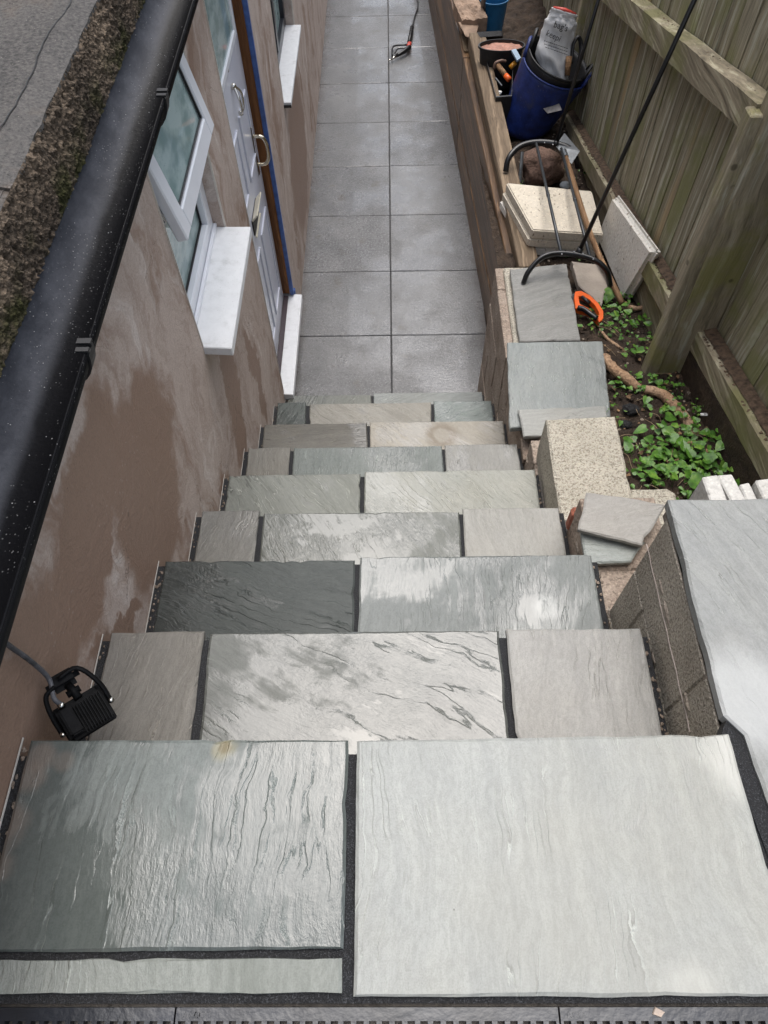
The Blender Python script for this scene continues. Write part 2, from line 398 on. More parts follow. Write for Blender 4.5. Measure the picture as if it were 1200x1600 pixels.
def mk_glass():
    """pane of misted, rain-spotted glass: clear film, pale condensation, sharp reflection"""
    t = NT('window_glass'); nt = t.t
    tr = t.n('ShaderNodeBsdfTransparent'); tr.inputs[0].default_value = (.80, .90, .88, 1)
    df = t.n('ShaderNodeBsdfDiffuse'); t.put(df.inputs[0], t.mix(t.ss(t.noise(t.map(t.pos(), scale=(1,1,2)), 9, 3), .35, .65), (.30,.42,.41), (.55,.68,.67)))
    gl = t.n('ShaderNodeBsdfGlossy'); gl.inputs['Roughness'].default_value = .04
    fr = t.n('ShaderNodeFresnel'); fr.inputs[0].default_value = 1.45
    drops = t.math('MULTIPLY', t.ss(t.vor(t.pos(), 130), .22, .14), t.ss(t.noise(t.pos(), 20, 3), .45, .55))
    m0 = t.n('ShaderNodeMixShader'); t.put(m0.inputs[0], .78); nt.links.new(tr.outputs[0], m0.inputs[1]); nt.links.new(df.outputs[0], m0.inputs[2])
    mx = t.n('ShaderNodeMixShader'); t.put(mx.inputs[0], t.math('ADD', fr.outputs[0], t.math('MULTIPLY', drops, .25))); nt.links.new(m0.outputs[0], mx.inputs[1]); nt.links.new(gl.outputs[0], mx.inputs[2])
    nt.links.new(mx.outputs[0], nt.nodes['Material Output'].inputs[0])
    return t.m
def mk_soil():
    t = NT('garden_soil'); p = t.pos()
    n = t.noise(p, 12, 6, .7); g = t.noise(p, 110, 3, .7)
    c = t.ramp(n, [(.3, (.018, .013, .010)), (.6, (.065, .044, .030)), (.8, (.13, .09, .06))])
    c = t.mix(t.ss(g, .55, .7, 0, .6), c, (.11, .085, .06))
    return t.out(c, .85, t.bump(t.math('ADD', n, t.math('MULTIPLY', g, .4)), 1, .02), spec=.3)
def mk_leaf():
    t = NT('leaf_green'); p = t.pos()
    c = t.ramp(t.noise(p, 26, 3, .6), [(.3, (.035, .095, .014)), (.52, (.085, .21, .025)), (.72, (.21, .34, .055))])
    m = t.out(c, .42, t.bump(t.noise(p, 120, 2), .3, .004), spec=.5)
    t.b.inputs['Subsurface Weight'].default_value = 0.0
    return m
def mk_gutter():
    t = NT('black_gutter_plastic'); p = t.pos()
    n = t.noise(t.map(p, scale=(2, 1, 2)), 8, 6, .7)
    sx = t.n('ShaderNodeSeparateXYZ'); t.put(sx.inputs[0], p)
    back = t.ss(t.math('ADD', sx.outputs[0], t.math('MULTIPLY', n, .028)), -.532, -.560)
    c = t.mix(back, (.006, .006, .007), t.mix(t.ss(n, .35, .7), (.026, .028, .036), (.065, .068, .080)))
    d = t.math('MULTIPLY', t.ss(t.vor(p, 140), .20, .12), t.ss(t.noise(p, 12, 3), .45, .6))
    c = t.mix(t.math('MULTIPLY', d, .55), c, (.22, .22, .22))
    return t.out(c, t.mf(back, .42, .60), t.bump(t.noise(p, 90, 4, .7), .3, .003), spec=t.mf(back, .12, .45))
def mk_uncol(name, c, **k): return plain(name, c, **k)

JOINT = mk_joint(); PAVE = mk_paving(); RENDER = mk_render(); FELT = mk_felt(); DRIP = mk_drip(); GLASS = mk_glass()
SOIL = mk_soil(); LEAF = mk_leaf(); GUT = mk_gutter()
UPVC = plain('white_upvc', (.72, .74, .78), .3, .5, nz=.03, sc=9, dirt=None)
UPVCD = plain('white_sill_plastic', (.72, .73, .74), .35, .5, nz=.05, sc=30, dirt=(.40, .40, .37))
DOORM = plain('door_white', (.62, .64, .72), .25, .5, nz=.04, sc=5)
SEAL = plain('black_rubber_seal', (.012, .012, .013), .5)
ANTH = plain('anthracite_frame', (.022, .024, .03), .35)
CHROME = plain('polished_chrome', (.62, .60, .55), .18, metal=1, nz=.05)
BRASS = plain('brassy_chrome', (.62, .55, .42), .2, metal=1, nz=.05)
ORWOOD = wood('orange_stained_wood', (.13, .052, .018), (.27, .115, .04), axis=2, rough=.4)
BLUET = plain('blue_protective_tape', (.05, .11, .32), .35, nz=.3)
BLIND = plain('net_curtain', (.62, .74, .71), .8, nz=.15, sc=4)
BEAD = plain('plaster_bead', (.62, .58, .52), .6)
BRICKW = speck('old_block_mortar', (.24, .18, .14), (.42, .35, .29), (.08, .065, .05), sc=90, amt=.55, bump=1)
BLOCKD = speck('weathered_block_face', (.36, .32, .26), (.55, .50, .42), (.10, .085, .065), sc=170, amt=.7, bump=1)
MORT = speck('mortar_smear', (.22, .185, .15), (.36, .31, .26), (.10, .085, .07), sc=120, amt=.35)
BLOCKP = speck('pebbled_block', (.46, .425, .35), (.60, .56, .47), (.17, .14, .105), sc=175, amt=.85, bump=1)
CONCP = speck('pale_cast_slab', (.56, .50, .40), (.66, .60, .50), (.40, .34, .26), sc=60, amt=.25, bump=.3, dirt=(.13, .09, .06))
CONCW = speck('white_cast_slab', (.74, .70, .63), (.80, .77, .71), (.55, .50, .42), sc=60, amt=.25, bump=.3, dirt=(.20, .14, .09))
CUTST = speck('cut_tile_edge', (.46, .45, .42), (.60, .59, .56), (.30, .29, .27), sc=90, amt=.4, bump=.5)
CORE = speck('step_riser_mortar', (.11, .10, .09), (.17, .155, .14), (.05, .045, .04), sc=90)
FENCE = wood('weathered_fence_board', (.23, .20, .13), (.52, .47, .35), green=(.22, .235, .085), axis=2, sc=.85, warm=(.47, .33, .17), bump=.8)
RAIL = wood('weathered_fence_rail', (.25, .21, .145), (.46, .395, .285), green=(.19, .19, .07), axis=1, sc=.8, bump=.8)
POSTM = wood('mossy_fence_post', (.28, .24, .165), (.55, .48, .36), green=(.27, .27, .075), axis=2, sc=.8, bump=.8)
SLEEP = wood('damp_sleeper_board', (.060, .032, .016), (.21, .120, .058), axis=1, sc=.7, warm=(.36, .195, .070), wet=True, bump=.5)
SLEEPT = wood('treated_timber_top', (.135, .095, .062), (.285, .215, .145), axis=1, sc=.8, warm=(.30, .215, .125), bump=.6)
IRON = plain('black_coated_steel', (.010, .010, .011), .3, nz=.3, sc=60)
BLUEP = plain('blue_trug_plastic', (.010, .024, .125), .48, nz=.5, sc=16, bump=.25, dirt=(.15, .165, .22))
BLACKP = plain('black_trug_rubber', (.014, .014, .015), .5, nz=.3, sc=14, dirt=(.09, .085, .08))
BAGM = plain('white_polythene', (.72, .72, .72), .3, nz=.12, sc=14)
REDP = plain('red_plastic', (.55, .07, .05), .4)
YELP = plain('yellow_plastic', (.55, .40, .03), .4)
INK = plain('black_print', (.02, .02, .02), .5)
ORANGE = plain('orange_plastic', (.80, .13, .02), .35, nz=.08)
HANDLEW = wood('worn_ash_handle', (.20, .105, .05), (.40, .25, .14), axis=1, sc=1.6)
STEEL = plain('scuffed_steel', (.14, .15, .16), .35, metal=.6, nz=.35, sc=30, dirt=(.3, .3, .3))
CARD = plain('wet_cardboard', (.24, .165, .115), .8, nz=.35, sc=12, bump=.4)
PINKM = plain('pink_mortar', (.36, .17, .12), .5, nz=.3, sc=30, bump=.6)
ROCK = speck('brown_boulder', (.09, .055, .040), (.20, .125, .095), (.05, .035, .028), sc=80, amt=.6, bump=1)
BARK = speck('flaking_root_bark', (.30, .17, .09), (.52, .36, .24), (.09, .05, .03), sc=70, amt=.6, bump=1)
CHAR = speck('dark_clinker', (.018, .018, .019), (.04, .04, .042), (.01, .01, .01), sc=90, bump=1)
LAMPB = plain('floodlight_black', (.004, .004, .0045), .55, spec=.12, nz=.5, sc=40, dirt=(.03, .028, .025))
CABLE = plain('grey_cable', (.075, .075, .082), .55, nz=.6, sc=30, dirt=(.3, .28, .25))
GRATE = plain('wet_black_iron', (.010, .012, .017), .30, spec=.7, nz=.4, sc=12, bump=.15)
CREAM = plain('cream_plastic', (.62, .58, .46), .5)

# ------------------------------------------------------------------ path (structure)
path = thing('path', None, None, (0, 6, -.05), kind='structure')
obj('path_bed', box((-.7, 2.3, -.06), (.75, 16, -.006)), JOINT, path)
for row in range(-1, 21):
    y0 = 3.272 + .6*row
    for cx_ in (0, 1):
        x0 = -.600 + .602*cx_
        j = random.uniform(-.0012, .0012)
        bm = slabbm([(x0+.003, y0+.003), (x0+.598, y0+.003), (x0+.598, y0+.597), (x0+.003, y0+.597)], j, .05, jit=.0005, step=.15, cham=.003, seed=row*2+cx_)
        obj('paving_slab', bm, PAVE, path)
gnd = B(); bx(gnd, (-40, -30, -.30), (40, 60, -.10)); obj('ground', gnd, SOIL, kind='structure')

# ------------------------------------------------------------------ stairs
Z = [2.03, 1.825, 1.60, 1.375, 1.145, .925, .70, .47, .215]
YF = [.285, .545, .832, 1.115, 1.415, 1.695, 2.0, 2.318, 2.60]
LX, RX = -.583, .50
stairs = thing('stone_steps', 'wet grey sandstone steps descending between the rendered wall and the block wall', 'steps', (0, 1.5, 0))
cols = {
 'T1a': stone((.15,.14,.12),(.27,.255,.23), wet=.25, angle=8, ridge_light=.5, seed=11),
 'T1b': stone((.125,.132,.122),(.175,.182,.168), wet=.8, angle=-62, ridge_light=.35, seed=12, K=8, relief=.55, stretch=(3.6, 1.0)),
 'T1c': stone((.30,.295,.275),(.42,.41,.385), wet=.15, angle=4, ridge_light=.25, seed=13),
 'T2a': stone((.050,.058,.055),(.085,.095,.090), wet=.45, angle=-72, ridge_light=.25, seed=14, K=8),
 'T2b': stone((.18,.195,.188),(.265,.283,.275), wet=.6, angle=10, ridge_light=.4, seed=15, stain=[(at(856,950,z=1.6).x, at(856,950,z=1.6).y, 0, .038, (.33,.345,.33), .5)]),
 'T3a': stone((.17,.165,.15),(.27,.265,.245), wet=.3, angle=20, ridge_light=.9, seed=16),
 'T3b': stone((.15,.16,.142),(.25,.257,.235), wet=.85, angle=-30, ridge_light=.4, seed=17),
 'T3c': stone((.32,.315,.285),(.42,.41,.38), wet=.3, angle=-10, ridge_light=.35, seed=18),
 'T4a': stone((.19,.20,.175),(.30,.31,.28), wet=.45, angle=-35, ridge_light=.8, seed=19),
 'T4b': stone((.32,.33,.29),(.43,.43,.39), wet=.4, angle=-38, ridge_light=.4, seed=20),
 'T5a': stone((.19,.18,.16),(.28,.275,.25), wet=.3, angle=5, ridge_light=.4, seed=21),
 'T5b': stone((.12,.14,.13),(.26,.285,.27), wet=.6, angle=6, ridge_light=.8, seed=22, K=16),
 'T5c': stone((.26,.255,.235),(.36,.355,.33), wet=.3, angle=0, ridge_light=.2, seed=23),
 'T6a': stone((.12,.115,.10),(.22,.21,.185), wet=.4, angle=86, ridge_light=.35, seed=24),
 'T6b': stone((.34,.31,.26),(.47,.44,.38), wet=.2, angle=-50, ridge_light=.25, seed=25,
       stain=[(.215, 1.93, .045, .085, (.17,.135,.095), .7)]),
 'T7a': stone((.075,.09,.083),(.14,.16,.15), wet=.5, angle=20, ridge_light=.2, seed=26),
 'T7b': stone((.26,.245,.21),(.40,.385,.345), wet=.4, angle=-50, ridge_light=.3, seed=27),
 'T7c': stone((.17,.20,.185),(.28,.315,.30), wet=.5, angle=60, ridge_light=.4, seed=28),
 'T8a': stone((.17,.18,.16),(.30,.31,.285), wet=.5, angle=10, ridge_light=.5, seed=29),
 'T8b': stone((.22,.235,.225),(.38,.40,.39), wet=.5, angle=70, ridge_light=.6, seed=30),
}
# joints per tread: (far px, near px, far y, near y) of the left and right side of each black joint
TR = {1: [((318,991),(296,1158),(329,990),(312,1158)), ((779,985),(795,1151),(790,985),(808,1151))],
      2: [((554,871),(552,986),(563,871),(560,986))],
      3: [((405,803),(397,870),(412,803),(407,870)), ((717,798),(721,868),(723,798),(727,868))],
      4: [((563,741),(562,799),(570,741),(569,799))],
      5: [((453,700),(450,740),(459,700),(457,740)), ((690,696),(693,737),(695,696),(698,737))],
      6: [((573,662),(574,694),(578,662),(579,694))],
      7: [((478,631),(477,657),(484,631),(484,657)), ((673,628),(673,656),(678,628),(679,656))],
      8: [((580,616),(580,627),(584,616),(584,627))]}
names = {1:['T1a','T1b','T1c'],2:['T2a','T2b'],3:['T3a','T3b','T3c'],4:['T4a','T4b'],5:['T5a','T5b','T5c'],6:['T6a','T6b'],7:['T7a','T7b','T7c'],8:['T8a','T8b']}
LG = .019
for i in range(1, 9):
    z = Z[i]; yf = YF[i]; yb = YF[i-1]-.05
    rx = .503
    obj('step_core', box((LX-.02, yb-.16, (Z[i+1]-.06 if i < 8 else -.05)), (rx+.05 if i > 2 else .515, yf-.025, z-.024)), CORE, stairs)
    obj('joint_filler', box((LX, yb-.02, z-.03), (rx+.006, yf-.012, z-.006)), JOINT, stairs)
    def xl(pf, pn, y):
        a = at(*pf, z=z); b = at(*pn, z=z)
        return a.x + (b.x-a.x)*(y-a.y)/(b.y-a.y)
    edges = [(lambda y: LX+LG)]
    for (fl_, nl_, fr_, nr_) in TR[i]:
        edges.append(lambda y, a=fl_, b=nl_: xl(a, b, y)); edges.append(lambda y, a=fr_, b=nr_: xl(a, b, y))
    edges.append(lambda y: rx - .008)
    for s in range(len(edges)//2):
        l, r_ = edges[2*s], edges[2*s+1]
        f0 = yf + (-.004, .003, .0, .004)[(i+s) % 4]; f1 = f0 + (.002, -.002, .001)[(i*2+s) % 3]
        zz = z + (0, .002, -.0015, .001)[(i*3+s) % 4]
        bm = slabbm([(l(yb), yb), (r_(yb), yb), (r_(f1), f1), (l(f0), f0)], zz, .024, seed=i*10+s, jit=.0017)
        nm = names[i][s]
        obj('tread_slab', bm, cols[nm], stairs)
    # thin white render stop bead along the wall at each step, cut end of render showing
    obj('render_bead', box((LX, yb-.01, z-.0055), (LX+.0012, yf+.002, z-.002)), BEAD, stairs)

rr = random.Random(31); bm = B()
for i in range(0, 9):
    z = Z[i]; ya = YF[i-1]-.03 if i else -.05; yb_ = YF[i]-.012
    for k in range(34 if i < 5 else 14):
        y = rr.uniform(ya, yb_); s2 = rr.uniform(.0012, .0042)
        lump(bm, (rr.uniform(LX+.001, LX+LG+.002), y, z-.005-rr.uniform(0, .003)), s2, k+i, 1, .5, (1, 1.3, .8))
        if i and rr.random() < .6: lump(bm, (rr.uniform(.494, .512), y, z-.004), s2, k+i+50, 1, .5, (1, 1.3, .8))
obj('gap_grit', bm, speck('gap_grit_stone', (.10,.075,.055), (.30,.24,.19), (.02,.018,.015), sc=120, amt=.6), stairs, kind='stuff')
# landing (structure): two big slabs, a cut strip, black jointing
landing = thing('landing', None, None, (0, .1, 1.9), kind='structure')
obj('landing_base', box((LX-.02, -1.2, 1.86), (1.35, .255, 2.008)), CORE, landing)
obj('jointing', box((LX, -.056, 2.008), (.60, .262, 2.022)), JOINT, landing)
zL = 2.03
SL = stone((.105,.122,.115),(.20,.22,.21), wet=.92, angle=3, ridge_light=.45, K=9, seed=41, stretch=(4.2, .9), relief=.72,
           stain=[(at(px_,py_,z=zL).x, at(px_,py_,z=zL).y, 0, rr_, (.215,.175,.145), am_) for px_, py_, rr_, am_ in ((62,1178,.030,.6),(40,1215,.034,.6),(15,1290,.035,.6),(100,1190,.02,.35),(-5,1350,.03,.5))] + [(at(352,1168,z=zL).x, at(352,1168,z=zL).y, 0, .012, (.05,.035,.02), .98), (at(352,1168,z=zL).x, at(352,1168,z=zL).y, .0, .022, (.30,.26,.14), .4)])
SR = stone((.34,.352,.335),(.44,.453,.43), wet=.28, angle=-3, ridge_light=.55, K=17, seed=42, stretch=(3.6, .55), rough=(.5,.2), relief=1.0,
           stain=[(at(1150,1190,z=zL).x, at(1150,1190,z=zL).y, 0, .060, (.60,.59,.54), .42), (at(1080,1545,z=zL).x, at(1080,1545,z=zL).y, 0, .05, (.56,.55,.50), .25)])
SS = stone((.19,.205,.18),(.31,.325,.30), wet=.5, angle=0, ridge_light=.7, K=14, seed=43)
def P2(px, py, z): v = at(px, py, z=z); return (v.x, v.y)
A = P2(543,1157,zL); Bq = P2(536,1482,zL)
obj('landing_slab', slabbm([(-.566, .002), Bq, A, (-.566, .284)], zL, .024, seed=201, jit=.0010), SL, landing)
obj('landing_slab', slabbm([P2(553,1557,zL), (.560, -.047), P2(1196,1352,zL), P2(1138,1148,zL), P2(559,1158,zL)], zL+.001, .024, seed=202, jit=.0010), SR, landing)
obj('landing_slab', slabbm([(-.566, -.044), P2(533,1552,zL), P2(533,1497,zL), (-.566, -.008)], zL-.001, .024, seed=203, jit=.0012), SS, landing)
obj('render_bead', box((LX, -.06, 2.0225), (LX+.0012, .29, 2.0265)), BEAD, landing)
# the patio the photographer stands on, behind the drain
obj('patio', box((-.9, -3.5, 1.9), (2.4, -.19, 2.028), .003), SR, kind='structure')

# drain channel with slotted black iron grates
drain = thing('drain_channel', 'black slotted drain channel along the near edge of the top landing', 'drain', (0, -.12, 1.95))
obj('channel_body', box((-.583, -.185, 1.93), (1.3, -.060, 1.99)), SEAL, drain)
xj = at(876, 1590, z=2.026).x
x = xj - 1.0
def text_mesh(s, size, ext):
    cu = bpy.data.curves.new('t', 'FONT'); cu.body = s; cu.size = size; cu.extrude = ext
    cu.resolution_u = 3
    o = bpy.data.objects.new('t', cu); COL.objects.link(o)
    bpy.context.view_layer.update()
    me = bpy.data.meshes.new_from_object(o.evaluated_get(bpy.context.evaluated_depsgraph_get()))
    bpy.data.objects.remove(o); bpy.data.curves.remove(cu)
    bm = B(); bm.from_mesh(me); bpy.data.meshes.remove(me); return bm
def lettering(s, size, org, right, up, m, parent, ext=.0006):
    bm = text_mesh(s, size, ext); right = Vector(right).normalized(); up = Vector(up); up = (up-right*up.dot(right)).normalized(); n = right.cross(up)
    for v in bm.verts: v.co = Vector(org) + right*v.co.x + up*v.co.y + n*v.co.z
    return obj('lettering', bm, m, parent)
for gi in range(3):
    x0 = x + gi*.5; x1 = x0 + .4975
    if x1 < -.58: continue
    x0c = max(x0, -.58); x1c = min(x1, 1.28)
    bm = B()
    zt = 2.026
    bx(bm, (x0c, -.0745, zt-.016), (x1c, -.060, zt)); bx(bm, (x0c, -.186, zt-.016), (x1c, -.172, zt))
    n = int((x1c-x0c)/.0165)
    for k in range(n+1):
        xx = x0c + (x1c-x0c)*k/n
        bx(bm, (max(x0c,xx-.0035), -.1722, zt-.014), (min(x1c, xx+.0035), -.0743, zt-.001))
    bx(bm, (x0c+.001, -.128, zt-.012), (x1c-.001, -.118, zt-.0004))
    g = obj('grate', bm, GRATE, drain)
    tx = x0 + .008 if gi else x0+.01
    if tx > -.57: lettering('ACO', .011, (tx, -.0715, zt), (1,0,0), (0,1,0), GRATE, g, .0009)
lettering('ACO', .011, (at(302,1582,z=2.026).x, -.0715, 2.026), (1,0,0), (0,1,0), GRATE, drain, .0009)
lp = at(1028, 1580, z=2.027)
bm = B(); hexa(bm, [lp+Vector(q) for q in ((-.008,-.003,0),(.002,-.007,0),(.009,-.001,0),(-.003,.005,0))], [lp+Vector(q) for q in ((-.007,-.003,.002),(.002,-.006,.003),(.008,-.001,.001),(-.003,.004,.003))])
obj('fallen_petal', bm, plain('dry_petal', (.42,.34,.28), .7), label='tiny pale fallen petal lying on the black drain grate', cat='petal')

# ------------------------------------------------------------------ house
house = thing('rendered_house', 'house side with damp brown render, white window and door under a black gutter', 'house', (-1.4, 4, 0))
X = -.585; XB = -.72
w1 = (1.610, 2.205, 1.555, 2.20); d1 = (2.585, 3.368, .245, 2.22); w2 = (4.022, 4.930, 1.022, 2.15)
ZT = 2.285
def wallpiece(y0, y1, z0, z1):
    return (y0, y1, z0, z1)
bm = B()
YS = [(-1.6, w1[0], -.1, ZT), (w1[0], w1[1], -.1, w1[2]), (w1[0], w1[1], w1[3], ZT), (w1[1], d1[0], -.1, ZT), (d1[0], d1[1], -.1, d1[2]), (d1[0], d1[1], d1[3], ZT),
      (d1[1], w2[0], -.1, ZT), (w2[0], w2[1], -.1, w2[2]), (w2[0], w2[1], w2[3], ZT), (w2[1], 14, -.1, ZT)]
# grid-built wall front so that it carries the slight unevenness of hand-floated render
def wpanel(bm, y0, y1, z0, z1):
    ny = max(1, int((y1-y0)/.06)); nz = max(1, int((z1-z0)/.06))
    g = [[bm.verts.new((X + .0022*mnoise.noise(Vector((0, (y0+(y1-y0)*a/ny)*3.1, (z0+(z1-z0)*b/nz)*2.7))), y0+(y1-y0)*a/ny, z0+(z1-z0)*b/nz)) for b in range(nz+1)] for a in range(ny+1)]
    for a in range(ny):
        for b in range(nz): bm.faces.new((g[a][b], g[a+1][b], g[a+1][b+1], g[a][b+1]))
    bk = [bm.verts.new((XB-.1, y, zz)) for y, zz in ((y0,z0),(y1,z0),(y1,z1),(y0,z1))]
    bm.faces.new(bk)
    lo = [r[0] for r in g]; hi = [r[-1] for r in g]
    bm.faces.new(lo + [bk[1], bk[0]]); bm.faces.new(hi + [bk[2], bk[3]])
    bm.faces.new(g[0] + [bk[3], bk[0]]); bm.faces.new(g[-1] + [bk[2], bk[1]])
for q in YS: wpanel(bm, *q)
obj('wall', bm, RENDER, house)
# corner beads round the openings: thin pale arrises
for (y0, y1, z0, z1) in (w1, d1, w2):
    obj('corner_bead', box((X-.003, y0-.0012, z0), (X+.0028, y0+.0008, z1)), BEAD, house)
    obj('corner_bead', box((X-.003, y1-.0008, z0), (X+.0028, y1+.0012, z1)), BEAD, house)
# interior behind the panes
bm = B(); bx(bm, (-.825, 1.3, .2), (-.70, 5.6, 2.3)); obj('interior_block', bm, BLIND, house)
for wv_ in (w1, w2): obj('net_curtain', box((-.698, wv_[0]+.01, wv_[2]+.01), (-.690, wv_[1]-.01, wv_[3]-.01)), BLIND, house)
# --- window 1
XF = -.625
win = obj('window', box((XF-.055, w1[0]+.001, w1[2]+.004), (XF, w1[0]+.060, w1[3]-.001), .004), UPVC, house, label='white plastic window with its top sash propped open')
def fr(a, b): return obj('frame', box(a, b, .004), UPVC, win)
fr((XF-.055, w1[1]-.060, w1[2]+.004), (XF, w1[1]-.001, w1[3]-.001))
fr((XF-.054, w1[0]+.0605, w1[2]+.004), (XF-.001, w1[1]-.0605, w1[2]+.062))
fr((XF-.054, w1[0]+.0605, w1[3]-.05), (XF-.001, w1[1]-.0605, w1[3]-.001))
fr((XF-.054, w1[0]+.0605, 1.900), (XF-.001, w1[1]-.0605, 1.950))
obj('pane', box((XF-.036, w1[0]+.058, w1[2]+.058), (XF-.030, w1[1]-.058, 1.905)), GLASS, win)
obj('glazing_seal', box((XF-.028, w1[0]+.060, w1[2]+.0615), (XF-.022, w1[1]-.060, w1[2]+.067)), SEAL, win)
obj('glazing_seal', box((XF-.028, w1[0]+.060, w1[2]+.068), (XF-.022, w1[0]+.066, 1.90)), SEAL, win)
obj('glazing_seal', box((XF-.028, w1[1]-.066, w1[2]+.068), (XF-.022, w1[1]-.060, 1.90)), SEAL, win)
# open top-hung sash: hinge at z 2.19, bottom edge swung out
def sashpt(u, v, d):      # u along Y, v down from hinge, d outwards thickness
    a = R(11.5); hz = 2.195; hx = XF+.002
    return Vector((hx + math.sin(a)*v + math.cos(a)*d, u, hz - math.cos(a)*v + math.sin(a)*d))
def sbar(u0, u1, v0, v1, d0=0., d1=.032):
    bm = B()
    hexa(bm, [sashpt(u0,v0,d0), sashpt(u1,v0,d0), sashpt(u1,v1,d0), sashpt(u0,v1,d0)], [sashpt(u0,v0,d1), sashpt(u1,v0,d1), sashpt(u1,v1,d1), sashpt(u0,v1,d1)])
    return bevel(bm, .004)
u0, u1, vb = w1[0]+.018, w1[1]-.018, .272
for a in ((u0, u0+.058, 0, vb), (u1-.058, u1, 0, vb), (u0+.0585, u1-.0585, vb-.058, vb), (u0+.0585, u1-.0585, 0, .04)):
    obj('sash_bar', sbar(*a), UPVC, win)
obj('sash_pane', sbar(u0+.055, u1-.055, .036, vb-.055, .010, .016), GLASS, win)
for a in ((u0+.058, u0+.064, .04, vb-.058), (u1-.064, u1-.058, .04, vb-.058), (u0+.064, u1-.064, vb-.064, vb-.058)):
    obj('sash_seal', sbar(*a, .018, .026), SEAL, win)
bm = B(); tube(bm, [sashpt(u0-.004, .20, -.004), (XF-.01, u0-.004, 1.96)], .005, 6); obj('stay', bm, STEEL, win)
# sill
bm = B()
zs = 1.560
hexa(bm, [(XF+.001, w1[0]+.0, zs-.030), (-.495, w1[0]-.004, zs-.036), (-.495, w1[1]+.004, zs-.036), (XF+.001, w1[1], zs-.030)],
         [(XF+.001, w1[0]+.0, zs+.003), (-.495, w1[0]-.004, zs-.002), (-.495, w1[1]+.004, zs-.002), (XF+.001, w1[1], zs+.003)])
bevel(bm, .003); obj('sill', bm, UPVCD, win)
obj('sill_upstand', box((XF+.0005, w1[0]+.002, zs+.004), (XF+.012, w1[1]-.002, zs+.020), .002), UPVC, win)
# --- door
XD = -.640
door = obj('door', box((XD-.045, d1[0]+.045, d1[2]+.03), (XD, d1[1]-.035, 2.18), .003), DOORM, house, label='white moulded door with gold knocker and letterbox')
obj('door_frame', box((XD-.05, d1[0]+.002, d1[2]+.02), (XD+.012, d1[0]+.043, 2.215), .003), UPVC, door)
obj('door_trim', box((XD-.05, d1[1]-.033, d1[2]+.04), (X-.016, d1[1]-.004, 2.215), .002), ORWOOD, door)
bm = B(); bx(bm, (X-.0155, d1[1]-.022, d1[2]+.02), (X+.006, d1[1]-.002, 2.215)); bx(bm, (X-.012, d1[1]+.0, d1[2]-.02), (X+.012, d1[1]+.028, d1[2]+.03)); obj('protective_film', bm, BLUET, door)
bm = B()
hexa(bm, [(XD-.02, d1[0]-.012, d1[2]-.035), (X+.052, d1[0]-.012, d1[2]-.040), (X+.052, d1[1]+.002, d1[2]-.040), (XD-.02, d1[1]-.0, d1[2]-.035)],
         [(XD-.02, d1[0]-.012, d1[2]+.016), (X+.052, d1[0]-.012, d1[2]+.003), (X+.052, d1[1]+.002, d1[2]+.003), (XD-.02, d1[1]-.0, d1[2]+.016)])
bevel(bm, .003); obj('threshold', bm, UPVCD, door)
obj('threshold_track', box((XD+.001, d1[0]+.044, d1[2]+.016), (XD+.03, d1[1]-.034, d1[2]+.028), .002), plain('bronze_track', (.06,.045,.05), .4), door)
def ring(y0, y1, z0, z1, w=.016, pr=.007, x0=None):
    bm = B(); x0 = XD if x0 is None else x0
    for a, b in (((x0-.002,y0,z0),(x0+pr,y0+w,z1)), ((x0-.002,y1-w,z0),(x0+pr,y1,z1)), ((x0-.002,y0+w+.0001,z0),(x0+pr,y1-w-.0001,z0+w)), ((x0-.002,y0+w+.0001,z1-w),(x0+pr,y1-w-.0001,z1))): bx(bm, a, b)
    return bevel(bm, .003)
ym = (d1[0]+.045+d1[1]-.035)/2
for (a, b) in ((d1[0]+.12, ym-.045), (ym+.045, d1[1]-.11)):
    for (c, d) in ((.40, .92), (1.20, 1.50)):
        obj('panel_moulding', ring(a, b, c, d), DOORM, door)
obj('door_light_frame', ring(d1[0]+.12, d1[1]-.11, 1.72, 2.08, .03, .012), UPVC, door)
obj('door_light', box((XD+.0015, d1[0]+.15, 1.75), (XD+.004, d1[1]-.14, 2.05)), GLASS, door)
# letterbox with cream flap held open
bm = box((XD-.001, 2.88, 1.02), (XD+.006, 3.06, 1.10), .003); lbx = obj('letterbox', bm, SEAL, door)
bm = B(); hexa(bm, [(XD+.006,2.88,1.095),(XD+.034,2.88,1.125),(XD+.034,3.06,1.125),(XD+.006,3.06,1.095)], [(XD+.004,2.88,1.101),(XD+.030,2.88,1.131),(XD+.030,3.06,1.131),(XD+.004,3.06,1.101)])
bx(bm, (XD+.0062, 2.88, 1.012), (XD+.014, 3.06, 1.019)); obj('letterbox_flap', bm, CREAM, lbx)
# knocker, spyhole, handle
kz = at(365,155,x=XD).z; ky = at(365,155,x=XD).y
bm = B(); lump(bm, (XD+.008, ky, kz+.05), .014, 2, 2, .2); tube(bm, smoothpath([(XD+.012,ky-.004,kz+.05),(XD+.030,ky-.03,kz+.01),(XD+.030,ky-.022,kz-.04),(XD+.022,ky,kz-.056),(XD+.030,ky+.022,kz-.04),(XD+.030,ky+.03,kz+.01),(XD+.012,ky+.004,kz+.05)]), .0055, 8)
lump(bm, (XD+.018, ky, kz-.058), .011, 4, 2, .2)
obj('knocker', bm, CHROME, door, smooth=True)
s_ = at(353,108,x=XD); bm = B(); tube(bm, [(XD-.002, s_.y, s_.z), (XD+.010, s_.y, s_.z)], .012, 12); obj('spyhole', bm, CHROME, door)
h0 = at(399,205,x=XD+.01)
h0 = Vector((XD+.004, 3.25, 1.20))
obj('handle_plate', box((XD-.001, 3.235, 1.10), (XD+.006, 3.268, 1.34), .003), CHROME, door)
